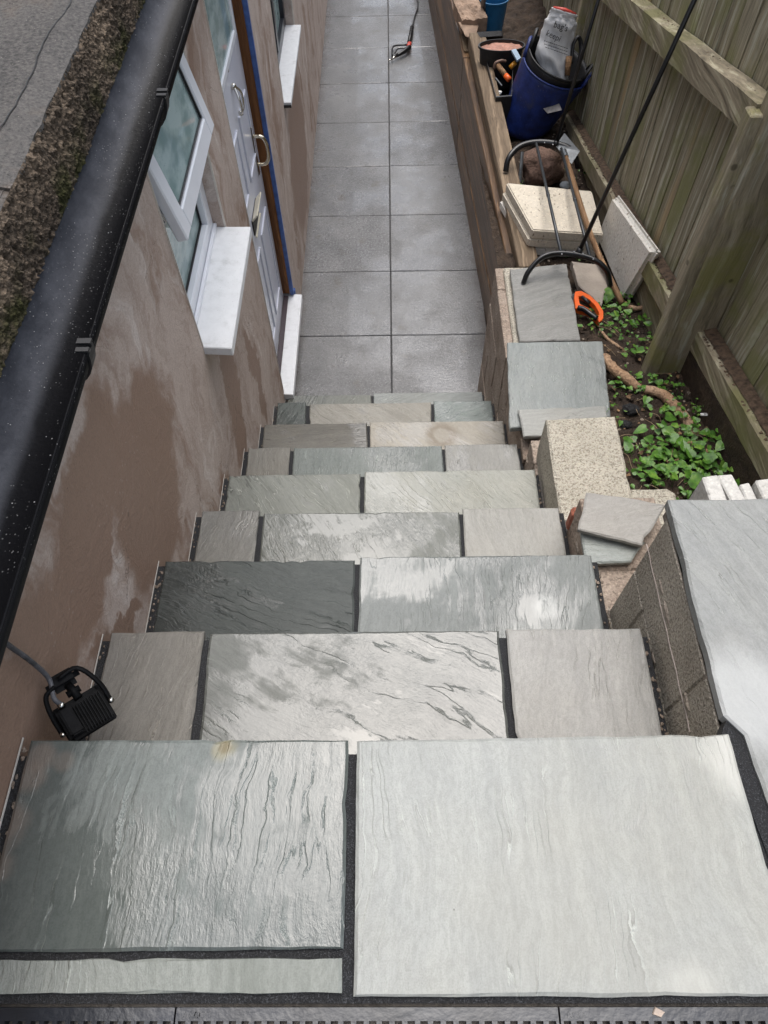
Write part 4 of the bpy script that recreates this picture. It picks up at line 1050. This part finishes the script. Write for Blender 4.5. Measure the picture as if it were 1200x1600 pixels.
# debris on rails
bm = B(); rr = random.Random(13)
for k in range(420):
    if rr.random() < .5: y = rr.uniform(.9, 2.15); x_, z_ = rr.uniform(1.215, 1.272), 1.128+fz(y)
    else: y = rr.uniform(2.2, 4.6); x_, z_ = rr.uniform(1.14, 1.192), 1.178+fz(y)
    s2 = rr.uniform(.0015, .006); lump(bm, (x_, y, z_), s2, k, 1, .4, (1.4, 1, .5))
for k in range(160):
    y = rr.uniform(2.2, 5); lump(bm, (rr.uniform(1.165, 1.19), y, 1.968+fz(y)), rr.uniform(.0015, .004), k, 1, .4, (1.3, 1, .6))
obj('rail_debris', bm, plain('leaf_mould', (.10,.065,.04), .9, nz=.5, sc=60), fence, kind='stuff')

# ------------------------------------------------------------------ pale cast coping slabs by the fence
def castslab(quad, th, m, label, rnd=.012, cat='cast slab'):
    q = [Vector(v) for v in quad]; n = (q[1]-q[0]).cross(q[3]-q[0]).normalized()
    if n.z < 0: n = -n
    bm = B(); hexa(bm, [v-n*th for v in q], q); bevel(bm, rnd, 3)
    return obj('cast_slab', bm, m, label=label, cat=cat)
st = [(791,285),(925,298),(943,366),(832,359)]
def sh(dx, dy, z): return [at(a+dx, b+dy, z=z) for a, b in st]
castslab(sh(0, 0, .875), .052, CONCP, 'cream cast slab topmost of the stack under the black frame', .006)
castslab(sh(-6, 14, .820), .052, CONCP, 'cream cast slab in the middle of the stack of three', .008)
castslab(sh(-10, 26, .765), .055, CONCW, 'whitish cast slab at the bottom of the stack of three', .010)
q = [at(957,303,x=1.115), at(1021,392,x=1.120), at(972,472,z=.80), None]
_n = (q[0]-q[1]).cross(q[2]-q[1]); _d = (at(930,372,z=0)-CAM); q[3] = CAM + _d*((q[1]-CAM).dot(_n)/_d.dot(_n))
castslab(q, .050, CONCW, 'white bullnosed cast slab leaning against the foot of the fence', .022)
px_slab('cast_slab', [(893,408),(940,414),(951,440),(940,478),(905,446)], .86, .045, plain('buff_slab', (.36,.31,.26), .8, nz=.15, sc=12, bump=.3), 'flat buff slab corner half hidden below the black curved foot', 'cast slab', 420)

# ------------------------------------------------------------------ black tubular frame with two tall poles
stand = thing('garden_stand', 'black steel frame with two curved feet and tall poles standing over the cream slabs', 'garden stand', at(890, 400, z=.95))
def arc(pix, r, z0):
    return smoothpath([at(a, b, z=z0+c) for a, b, c in pix], 6)
bm = B(); tube(bm, arc([(818,442,-.045),(826,424,.0),(846,403,.04),(872,396,.05),(905,399,.05),(932,408,.045),(948,424,.01),(953,446,-.07)], 0, .98), .0115, 10, flat=1.35)
obj('curved_foot', bm, IRON, stand, smooth=True)
bm = B(); tube(bm, arc([(790,268,-.06),(795,247,.0),(812,229,.03),(838,222,.04),(868,224,.04),(890,232,.03),(899,245,.0),(903,262,-.06)], 0, .86), .0115, 10, flat=1.35)
obj('curved_foot', bm, IRON, stand, smooth=True)
for pa, pb in (((838,224),(877,396)), ((877,232),(922,402))):
    a = at(*pa, z=.90); b = at(*pb, z=1.03); bm = B(); tube(bm, [a, a.lerp(b, .55), b], .0075, 10); mid = a.lerp(b, .52)
    tube(bm, [a.lerp(b, .50), a.lerp(b, .53)], .009, 10)
    obj('cross_rod', bm, STEEL if False else plain('grey_rod', (.045,.05,.055), .35, metal=.3), stand, smooth=True)
for pa, za, pb, yb in (((903,397), 1.03, (1085,0), 2.85), ((868,226), .90, (935,0), 3.95)):
    a = at(*pa, z=za); b = at(*pb, y=yb); e = a + (b-a)*1.5
    bm = B(); tube(bm, [a, e], .0095, 12); tube(bm, [a-(b-a)*.012, a+(b-a)*.03], .015, 12)
    obj('pole', bm, IRON, stand, smooth=True)
bm = B()
for px, py, z_ in ((878,397,1.045), (897,393,1.048), (911,396,1.045), (927,405,1.04), (851,223,.918), (864,226,.915)):
    lump(bm, at(px, py, z=z_), .004, 1, 1, 0)
obj('rivets', bm, plain('bright_rivet', (.6,.6,.6), .3, metal=.8), stand, kind='stuff')

# spade with wooden shaft
spade = thing('spade', 'spade with worn wooden shaft lying across the cream slabs beside the leaning slab', 'spade', at(975, 470, z=.84))
a = at(884, 246, z=.90); b = at(925, 372, z=.905); c = at(972, 474, z=.865)
bm = B(); tube(bm, smoothpath([a, b, c], 6), [.013]*12+[.0145], 12); obj('shaft', bm, HANDLEW, spade, smooth=True)
q = [at(868,228,z=.90), at(882,208,z=.91), at(906,236,z=.90), at(893,256,z=.88)]
bm = B(); hexa(bm, [v-Vector((0,0,.004)) for v in q], q); tube(bm, [a, a+(a-b).normalized()*.06], .016, 10); bevel(bm, .002) if False else None
obj('blade', bm, STEEL, spade)

# boulder, small stones
p = at(848, 262, z=.72); bl_ = obj('boulder', lump(B(), p, .118, 4, 4, .22, (1.05, .95, .85)), ROCK, label='rounded brown boulder behind the cream slab stack', cat='boulder', smooth=True)
p = at(883, 290, z=.70); obj('glass_jar', lump(B(), p, .03, 2, 3, .2, (1, 1, .8)), plain('clear_crumple', (.35,.38,.40), .15), label='crumpled clear plastic scrap beside the boulder', cat='plastic')
bm = B(); a = at(812, 285, z=.70); b = at(816, 238, z=.80); tube(bm, [a, b], .010, 8); obj('metal_stake', bm, STEEL, label='short grey metal stake leaning left of the boulder', cat='stake')

# ------------------------------------------------------------------ hand saw
saw = thing('hand_saw', 'hand saw with orange and black handle lying by the mottled slab', 'saw', at(920, 480, z=.86))
def plate(outer, holes, z, th, m, nm, parent):
    o = [at(a, b, z=z) for a, b in outer]
    bm = B(); N = len(o)
    if holes:
        h = [at(a, b, z=z) for a, b in holes]; 
        def ringv(pts, zz): return [bm.verts.new(v+Vector((0,0,zz))) for v in pts]
        ot, it, ob, ib = ringv(o, 0), ringv(h, 0), ringv(o, -th), ringv(h, -th)
        for k in range(N):
            n2 = (k+1) % N
            for q in ((ot[k],ot[n2],it[n2],it[k]), (ob[k],ob[n2],ib[n2],ib[k]), (ot[k],ot[n2],ob[n2],ob[k]), (it[k],it[n2],ib[n2],ib[k])): bm.faces.new(q)
        bevel(bm, .002)
    else: hexa(bm, [v-Vector((0,0,th)) for v in o], o); bevel(bm, .002)
    return obj(nm, bm, m, parent)
outer = [(897,463),(899,455),(908,454),(922,461),(935,473),(943,486),(943,497),(937,503),(931,497),(920,487),(907,484),(899,481)]
inner = [(905,468),(904,463),(909,462),(920,467),(930,477),(936,488),(936,492),(933,494),(928,489),(918,480),(909,476),(906,474)]
hd = plate(outer, inner, .895, .028, ORANGE, 'saw_handle', saw)
bm = B(); tube(bm, smoothpath([at(903,481,z=.90), at(912,483,z=.905), at(923,491,z=.905), at(933,498,z=.90)], 4), .012, 10); obj('grip', bm, IRON, hd, smooth=True)
bm = B(); tube(bm, [at(909,464,z=.902), at(921,474,z=.902)], .009, 8); obj('trigger_insert', bm, IRON, hd, smooth=True)
q = [at(899,458,z=.878), at(899,478,z=.878), at(872,478,z=.84), at(872,466,z=.84)]
bm = B(); hexa(bm, [v-Vector((0,0,.0015)) for v in q], q); obj('saw_blade', bm, STEEL, saw)

# ------------------------------------------------------------------ trugs, bag, tools
def trug(name, label, base, rim, rb, rt, nrm, m, th=.005, grp=None, hand=True, notch=0):
    base, rim = Vector(base), Vector(rim); n = Vector(nrm).normalized(); N = 48; V = []
    ax = Vector((1,0,0)); ex = (ax-n*ax.dot(n)).normalized(); ey = n.cross(ex)
    t_ = thing(name, label, 'bucket', base)
    bm = B(); K_ = 12
    def P_(k, a, off=0):
        f = k/K_; c = base.lerp(rim, f); r = rb+(rt-rb)*(f**.9)+off
        fx = Vector((1,0,0)).lerp(ex, f); fy = Vector((0,1,0)).lerp(ey, f)
        rf = .004*math.sin(a*3+f*2)
        return c + (fx*math.cos(a)+fy*math.sin(a))*(r+rf)
    out = [[bm.verts.new(P_(k, 2*math.pi*j/N)) for j in range(N)] for k in range(K_+1)]
    inn = [[bm.verts.new(P_(k, 2*math.pi*j/N, -th)+Vector((0,0,.006 if k == 0 else 0))) for j in range(N)] for k in range(K_+1)]
    for k in range(K_):
        for j in range(N):
            j2 = (j+1)%N
            bm.faces.new((out[k][j], out[k][j2], out[k+1][j2], out[k+1][j])); bm.faces.new((inn[k][j], inn[k][j2], inn[k+1][j2], inn[k+1][j]))
    for j in range(N): j2 = (j+1)%N; bm.faces.new((out[K_][j], out[K_][j2], inn[K_][j2], inn[K_][j]))
    bm.faces.new(out[0]); bm.faces.new(inn[0])
    obj('bucket_body', bm, m, t_, smooth=True)
    bm = B(); tube(bm, [P_(K_, 2*math.pi*j/N) for j in range(N)], th*1.1, 8, closed=True); obj('rim', bm, m, t_, smooth=True)
    if hand:
        for a0 in hand:
            pts = []
            for s2 in range(9):
                u = s2/8; a = a0 + (u-.5)*.75
                pts.append(P_(K_, a) + n*.075*math.sin(math.pi*u)**.7)
            bm = B(); tube(bm, pts, .011, 8, flat=.6)
            for u_ in (0, 1):
                pass
            obj('handle', bm, m, t_, smooth=True)
    return t_
b0 = at(822, 188, z=.66); b0.z = .63
r0 = at(868, 104, z=.97)
trug('trug', 'blue flexible trug standing tilted against the fence with a black one inside', b0, r0, .165, .208, (.28, -.10, 1), BLUEP, hand=(2.75, 5.9))
r1 = at(872, 92, z=1.015); b1 = b0.lerp(r0, .25)
trug('trug', 'black rubber trug nested inside the blue trug', b1+Vector((0,0,.02)), r1, .145, .192, (.34, -.12, 1), BLACKP, hand=(2.75, 5.9))
# patch on the trug front: torn grey label scrap
p = at(862, 168, z=.80)
# white bag of building material in the trug
bag = thing('plastic_bag', 'white printed plastic bag with red top standing inside the black trug', 'bag', at(868, 115, z=.95))
ctr = [(at(868,122,z=.93), .085, .05), (at(864,92,z=1.03), .100, .05), (at(869,62,z=1.12), .096, .044), (at(877,38,z=1.20), .088, .040), (at(880,25,z=1.24), .080, .028), (at(882,17,z=1.27), .074, .014)]
bm = B(); RN = []; rgt = Vector((.96, -.12, -.22)).normalized()
cc = smoothpath([c for c, _, _ in ctr], 4)
def lerpr(i, k):
    f = i/(len(cc)-1)*(len(ctr)-1); a = min(int(f), len(ctr)-2); u = f-a; return ctr[a][k]*(1-u)+ctr[a+1][k]*u
upb = (ctr[3][0]-ctr[1][0]).normalized(); outw = rgt.cross(upb).normalized()
for i, c in enumerate(cc):
    RN.append([bm.verts.new(c + rgt*math.cos(2*math.pi*j/28)*lerpr(i,1)*(1+.22*mnoise.noise(Vector((i*.45, j*.6, 2)))) + outw*math.sin(2*math.pi*j/28)*lerpr(i,2)*(1+.75*mnoise.noise(Vector((i*.55, j*.8, 9))))) for j in range(28)])
for a, b in zip(RN, RN[1:]):
    for j in range(28): bm.faces.new((a[j], a[(j+1)%28], b[(j+1)%28], b[j]))
bm.faces.new(RN[0]); bm.faces.new(RN[-1])
obj('bag_body', bm, BAGM, bag, smooth=True)
if outw.dot(CAM-ctr[2][0]) < 0: outw = -outw
bm = B(); tube(bm, [ctr[5][0]-rgt*.066, ctr[5][0]+Vector((0,0,.004)), ctr[5][0]+rgt*.068], [.007, .012, .007], 8); obj('red_band', bm, REDP, bag, smooth=True)
rt2 = (at(886,48,z=1.15)-at(866,38,z=1.15)).normalized(); 
def onbag(px, py, d):
    # point on the bag's facing plane
    o = ctr[2][0] + outw*d; dd = (at(px,py,z=0)-CAM).normalized(); t_ = (o-CAM).dot(outw)/dd.dot(outw); return CAM+dd*t_
BAGD = .064
for s_, a, b, sz in (("bag's", (864,42), (890,51), .044), ('keepi', (852,55), (882,69), .042), ('_small', (850,64), (886,76), .012), ('_small', (850,69), (886,81), .012), ('_small', (852,74), (886,86), .012)):
    o = onbag(*a, BAGD); e = onbag(*b, BAGD); rv = (e-o).normalized()
    if s_ == '_small':
        bm = B(); u = Vector(outw).cross(rv).normalized(); L = (e-o).length; x_ = 0; rr = random.Random(int(a[1]))
        while x_ < L:
            w_ = rr.uniform(.005, .012); c0 = o+rv*x_
            hexa(bm, [c0, c0+rv*w_, c0+rv*w_+u*.003, c0+u*.003], [v+outw*.0008 for v in (c0, c0+rv*w_, c0+rv*w_+u*.003, c0+u*.003)]); x_ += w_+.003
        obj('small_print', bm, INK, bag)
    else: lettering(s_, sz, o, rv, outw.cross(rv), INK, bag, .0008)
# things in the trug
bm = B(); lump(bm, at(868,99,z=1.02), .020, 3, 2, .2, (.9,.9,1)); obj('bottle_cap', bm, YELP, label='round yellow cap showing in front of the white bag', cat='cap', smooth=True)
bm = B(); tube(bm, [at(886,118,z=.98), at(889,88,z=1.06)], [.015,.018], 10); obj('wooden_tool', bm, HANDLEW, label='pale wooden tool handle sticking out of the black trug', cat='tool', smooth=True)
bm = B(); tube(bm, smoothpath([at(893,100,z=1.02), at(896,70,z=1.10), at(904,58,z=1.13), at(908,75,z=1.08), at(903,110,z=1.0)], 5), .010, 8, flat=1.6); obj('black_strap', bm, BLACKP, label='black rubber loop behind the wooden handle in the trug', cat='strap', smooth=True)
bm = B(); q = [at(843,164,z=.84), at(872,158,z=.86), at(878,172,z=.84), at(856,177,z=.82)]
bm = B(); hexa(bm, [v+Vector((.0,.02,-.01)) for v in q], q); obj('cloth_scrap', bm, plain('grey_scrap', (.30,.28,.27), .7, nz=.3, sc=30), label='grey torn scrap stuck to the near side of the blue trug', cat='scrap')

# black bucket of pink mortar, with hammer and orange-handled trowel in the black crate below it
def oval_tub(label, c, rx, ry, h, m, fill=None, fillz=.02, nm='bucket'):
    t_ = thing(nm, label, 'bucket', c-Vector((0,0,h)))
    N = 40; bm = B(); prof = [(-h, .80), (0, 1.0), (0, 1.06), (-.012, 1.06), (-.010, 1.0), (-.004, .96), (-h+.006, .77)]
    R_ = [[bm.verts.new(c+Vector((rx*s2*math.cos(2*math.pi*j/N), ry*s2*math.sin(2*math.pi*j/N), dz))) for j in range(N)] for dz, s2 in prof]
    for a, b in zip(R_, R_[1:]):
        for j in range(N): bm.faces.new((a[j], a[(j+1)%N], b[(j+1)%N], b[j]))
    bm.faces.new(R_[0]); bm.faces.new(R_[-1]); obj('bucket_body', bm, m, t_, smooth=False)
    if fill:
        bm = B(); k_ = 12; pr = []
        cen = bm.verts.new(c+Vector((0,0,-fillz+.012)))
        for q_ in range(1, k_+1):
            pr.append([bm.verts.new(c+Vector((rx*.93*q_/k_*math.cos(2*math.pi*j/N), ry*.93*q_/k_*math.sin(2*math.pi*j/N), -fillz+.010*mnoise.fractal(Vector((q_*.5*math.cos(j*.157), q_*.5*math.sin(j*.157), 3)), .9, 2, 4)))) for j in range(N)])
        for j in range(N): bm.faces.new((cen, pr[0][j], pr[0][(j+1)%N]))
        for a, b in zip(pr, pr[1:]):
            for j in range(N): bm.faces.new((a[j], a[(j+1)%N], b[(j+1)%N], b[j]))
        obj('mortar_fill', bm, fill, t_, smooth=True)
    return t_
c = at(784, 70, z=.93); oval_tub('black oval bucket filled with pink mortar behind the loose timber', c, .140, .072, .24, BLACKP, PINKM, .018)
crate = thing('tool_crate', 'dark tool tub holding a hammer between the loose timber and blue trug', 'tub', at(782, 120, z=.62))
pts4 = [at(757,84,z=.86), at(803,80,z=.86), at(800,150,z=.84), at(775,152,z=.84)]
bm = B(); n4 = 4; 
for k in range(4):
    a, b = pts4[k], pts4[(k+1)%4]; cN = sum(pts4, Vector())/4
    ia, ib = a.lerp(cN, .05), b.lerp(cN, .05)
    hexa(bm, [a-Vector((0,0,.22)), b-Vector((0,0,.22)), ib-Vector((0,0,.22)), ia-Vector((0,0,.22))], [a, b, ib, ia])
obj('tub_walls', bm, BLACKP, crate)
bm = B(); hexa(bm, [v-Vector((0,0,.23)) for v in pts4], [v-Vector((0,0,.215)) for v in pts4]); obj('tub_floor', bm, BLACKP, crate)
ham = thing('club_hammer', 'small hammer with orange-tipped brown grip lying in the dark tub', 'hammer', at(785, 110, z=.8))
bm = B(); tube(bm, [at(777,101,z=.88), at(790,118,z=.85)], .016, 10); obj('grip', bm, HANDLEW, ham, smooth=True)
bm = B(); tube(bm, [at(790,118,z=.85), at(796,125,z=.84)], .017, 10); obj('grip_end', bm, ORANGE, ham, smooth=True)
bm = B(); tube(bm, smoothpath([at(772,108,z=.86), at(774,99,z=.89), at(783,95,z=.90), at(790,96,z=.89)], 4), .009, 8); obj('hammer_head', bm, plain('rusty_head', (.16,.10,.075), .5, metal=.3), ham, smooth=True)
bm = B(); tube(bm, [at(797,106,z=.86), at(805,98,z=.88)], .014, 10); obj('amber_tool', bm, plain('amber_plastic', (.62,.26,.02), .3), label='amber plastic tool handle beside the pink mortar bucket', cat='tool', smooth=True)
q = [at(799,78,z=.94), at(806,76,z=.94), at(814,90,z=.93), at(808,94,z=.93)]
bm = B(); hexa(bm, [v-Vector((0,0,.012)) for v in q], q); obj('blue_block', bm, plain('pale_blue_plastic', (.28,.38,.48), .4), label='pale blue plastic block wedged at the mortar bucket rim', cat='block')
bm = B(); lump(bm, at(779,145,z=.80), .020, 6, 2, .4, (1,.8,.6)); obj('white_scrap', bm, plain('white_scrap', (.6,.6,.58), .6), label='small white scrap at the bottom corner of the dark tub', cat='scrap')
bm = B(); tube(bm, [at(774,122,z=.83), at(784,134,z=.80)], .006, 8); obj('bolt_bar', bm, STEEL, label='thin grey steel bar crossing the dark tub below the hammer', cat='bar')
# cardboard and far clutter
cd_ = B()
q = [at(709,2,z=.84), at(745,-6,z=.86), at(762,27,z=.85), at(722,33,z=.82)]
N_ = 14; g = []
for a in range(N_+1):
    r_ = []
    for b in range(N_+1):
        u, v_ = a/N_, b/N_; p = q[0].lerp(q[1], u).lerp(q[3].lerp(q[2], u), v_*1.0)
        p = p + Vector((0,0,.014*mnoise.fractal(Vector((u*3, v_*4, 5)), .8, 2, 4)))
        r_.append(cd_.verts.new(p))
    g.append(r_)
for a in range(N_):
    for b in range(N_): cd_.faces.new((g[a][b], g[a+1][b], g[a+1][b+1], g[a][b+1]))
ret = bmesh.ops.extrude_face_region(cd_, geom=cd_.faces[:])
for v in [e for e in ret['geom'] if isinstance(e, bmesh.types.BMVert)]: v.co.z -= .085
obj('cardboard_box', cd_, CARD, label='crumpled wet brown cardboard pack on the far end of the timber wall', cat='cardboard')
px_slab('cardboard_sheet', [(716,34),(748,38),(742,60),(728,56)], .80, .006, CARD, 'loose scrap of brown cardboard hanging below the crumpled pack', 'cardboard', 431)
oval_tub('bright blue tub at the far fence partly out of the picture', at(772, -4, z=.86), .10, .10, .22, plain('bright_blue', (.02,.14,.30), .4))
bm = B(); tube(bm, [at(754,30,z=.75), at(757,-30,z=1.05)], .017, 10); obj('grey_pipe', bm, plain('grey_pipe', (.16,.15,.15), .5), label='grey pipe standing between the cardboard pack and blue tub', cat='pipe', smooth=True)
bm = B(); hexa(bm, [at(*p_, z=.76) for p_ in ((745,52),(786,50),(786,60),(752,62))], [at(*p_, z=.84) for p_ in ((745,50),(782,48),(784,56),(750,58))]); obj('dark_sack', bm, CHAR, label='dark folded sack between the cardboard pack and mortar bucket', cat='sack')

# ------------------------------------------------------------------ pressure washer lance on the path
lance = thing('washer_lance', 'black pressure washer trigger gun with red collar lying on the paved path', 'pressure washer', at(630, 80, z=.0))
zz = .032
bm = B(); tube(bm, smoothpath([at(620,87,z=zz), at(632,80,z=zz+.006), at(640,74,z=zz+.004)], 4), [.014,.015,.017,.018,.019,.020,.021,.022,.020], 12); gb = obj('gun_body', bm, IRON, lance, smooth=True)
bm = B(); tube(bm, [at(607,95,z=zz-.006), at(612,92,z=zz-.004)], .007, 10); tube(bm, [at(612,92,z=zz-.004), at(619,88,z=zz)], .0095, 10); obj('nozzle', bm, CHROME, lance, smooth=True)
bm = B(); tube(bm, smoothpath([at(613,87,z=zz), at(613,76,z=zz), at(618,71,z=zz), at(636,70,z=zz)], 4), .008, 8); obj('hand_guard', bm, IRON, lance, smooth=True)
bm = B(); tube(bm, smoothpath([at(617,83,z=zz), at(622,76,z=zz), at(634,75,z=zz)], 4), .006, 8); obj('trigger', bm, IRON, lance, smooth=True)
bm = B(); tube(bm, [at(638,74,z=zz), at(640,68,z=zz)], .019, 12); obj('collar', bm, REDP, lance, smooth=True)
bm = B(); tube(bm, [at(639,67,z=zz), at(644,42,z=zz)], .0165, 12)
for k in range(7): 
    p = at(639,67,z=zz).lerp(at(644,42,z=zz), (k+.5)/7); q_ = at(639,67,z=zz).lerp(at(644,42,z=zz), (k+.7)/7); tube(bm, [p, q_], .018, 12)
obj('foregrip', bm, IRON, lance, smooth=True)
bm = B(); tube(bm, smoothpath([at(644,42,z=zz), at(648,25,z=.02), at(653,10,z=.012), at(651,-5,z=.01), at(640,-40,z=.01)], 6), .0065, 10); obj('hose', bm, plain('dark_hose', (.03,.03,.033), .45), lance, smooth=True)

# ------------------------------------------------------------------ floodlight hanging at the wall on its cable
fl = thing('floodlight', 'black finned floodlight with sensor hanging against the rendered wall at the top step', 'floodlight', at(125, 1150, z=1.85))
O = at(133, 1115, z=1.985)                       # centre of the finned back
e1 = (at(168,1085,z=1.925)-at(103,1125,z=1.925)).normalized()   # across the housing, along the top edge
nn = (CAM-O).normalized(); nn = (nn + Vector((.1,0,.25))).normalized()
e1 = (e1-nn*e1.dot(nn)).normalized(); e2 = nn.cross(e1)         # e2: up in the picture
if e2.y < 0: e2 = -e2
LS = .93
def LB(u0,u1,v0,v1,w0,w1,bev=.002):
    bm = B(); f = lambda u,v,w: O+(e1*u+e2*v+nn*w)*LS
    hexa(bm, [f(u0,v0,w0),f(u1,v0,w0),f(u1,v1,w0),f(u0,v1,w0)], [f(u0,v0,w1),f(u1,v0,w1),f(u1,v1,w1),f(u0,v1,w1)])
    return bevel(bm, bev, 2) if bev else bm
hs_ = .041
bdy = obj('housing', LB(-hs_, hs_, -.033, .033, -.022, .004, .006), LAMPB, fl)
for k in range(10):
    u = -.012 + k*.0052
    obj('fin', LB(u, u+.0018, -.031, .022, .0035, .013, 0), LAMPB, bdy)
obj('driver_box', LB(-.036, -.014, -.024, .026, .0045, .017, .003), LAMPB, bdy)
obj('lens_rim', LB(-hs_-.003, hs_+.003, -.036, .036, -.028, -.0225, .002), LAMPB, bdy)
obj('lens', LB(-hs_+.002, hs_-.002, -.031, .031, -.0295, -.0282, 0), plain('frosted_lens', (.5,.48,.4), .3), bdy)
f = lambda u,v,w: O+(e1*u+e2*v+nn*w)*LS
bm = B(); tube(bm, smoothpath([f(-hs_-.006,-.012,-.006), f(-hs_-.006,.03,.004), f(-.040,.060,.006), f(-.02,.068,.006)], 5), .0042, 8, flat=1.8); tube(bm, smoothpath([f(hs_+.006,-.004,-.004), f(hs_+.004,.035,.004), f(.026,.078,.006), f(-.01,.078,.006)], 5), .0042, 8, flat=1.8); obj('bracket', bm, LAMPB, fl, smooth=True)
obj('sensor', LB(-.034, .026, .056, .088, -.022, .004, .010), LAMPB, fl)
bm = B(); tube(bm, [f(.004,.030,.002), f(.000,.062,-.008)], .007, 10); tube(bm, [f(-.010,.045,-.003), f(.014,.045,-.003)], .006, 10); obj('sensor_arm', bm, LAMPB, fl, smooth=True)
bm = B()
for u, v in ((-hs_-.006,-.012), (hs_+.006,-.004)): tube(bm, [f(u,v,.0), f(u,v,.006)], .005, 8)
obj('bracket_bolts', bm, CHROME, fl, smooth=True)
bm = B(); tube(bm, [f(-.026,.030,.004), f(-.026,.038,.006)], .006, 10); obj('cable_gland', bm, CHROME, fl, smooth=True)
bm = B(); tube(bm, smoothpath([f(-.026,.036,.006), f(-.030,.052,.010), at(76,1060,x=-.566), at(48,1033,x=-.571), at(20,1013,x=-.573), at(0,997,x=-.574), at(-22,975,x=-.575), at(-16,940,x=-.573)], 6), .0042, 10)
obj('cable', bm, CABLE, fl, smooth=True)
bm = B(); tube(bm, smoothpath([at(-6,985,x=-.577), at(4,968,x=-.577), at(8,955,x=-.577), at(6,945,x=-.577)], 5), .0036, 8); obj('cable_loop', bm, CABLE, fl, smooth=True)

# repeats of a kind share a group
GROUPS = {'stone_strip': 'cut stone strips standing behind the coping slab', 'cast_slab': 'pale cast slabs stored beside the fence', 'stone_offcut': 'sandstone offcuts lying on the stepped wall',
          'stone_slab': 'sandstone slabs lying on the stepped wall', 'concrete_block': 'loose concrete blocks on the stepped wall', 'trug': 'nested trugs by the fence', 'broken_root': 'broken roots on the soil',
          'broken_stick': 'broken sticks on the soil', 'clinker_lump': 'dark clinker lumps on the soil', 'weeds': 'weeds on the garden bed', 'bucket': 'small buckets beside the timber wall'}
for o in bpy.data.objects:
    if o.parent is None and o.name.split('.')[0] in GROUPS and 'label' in o: o['group'] = GROUPS[o.name.split('.')[0]]
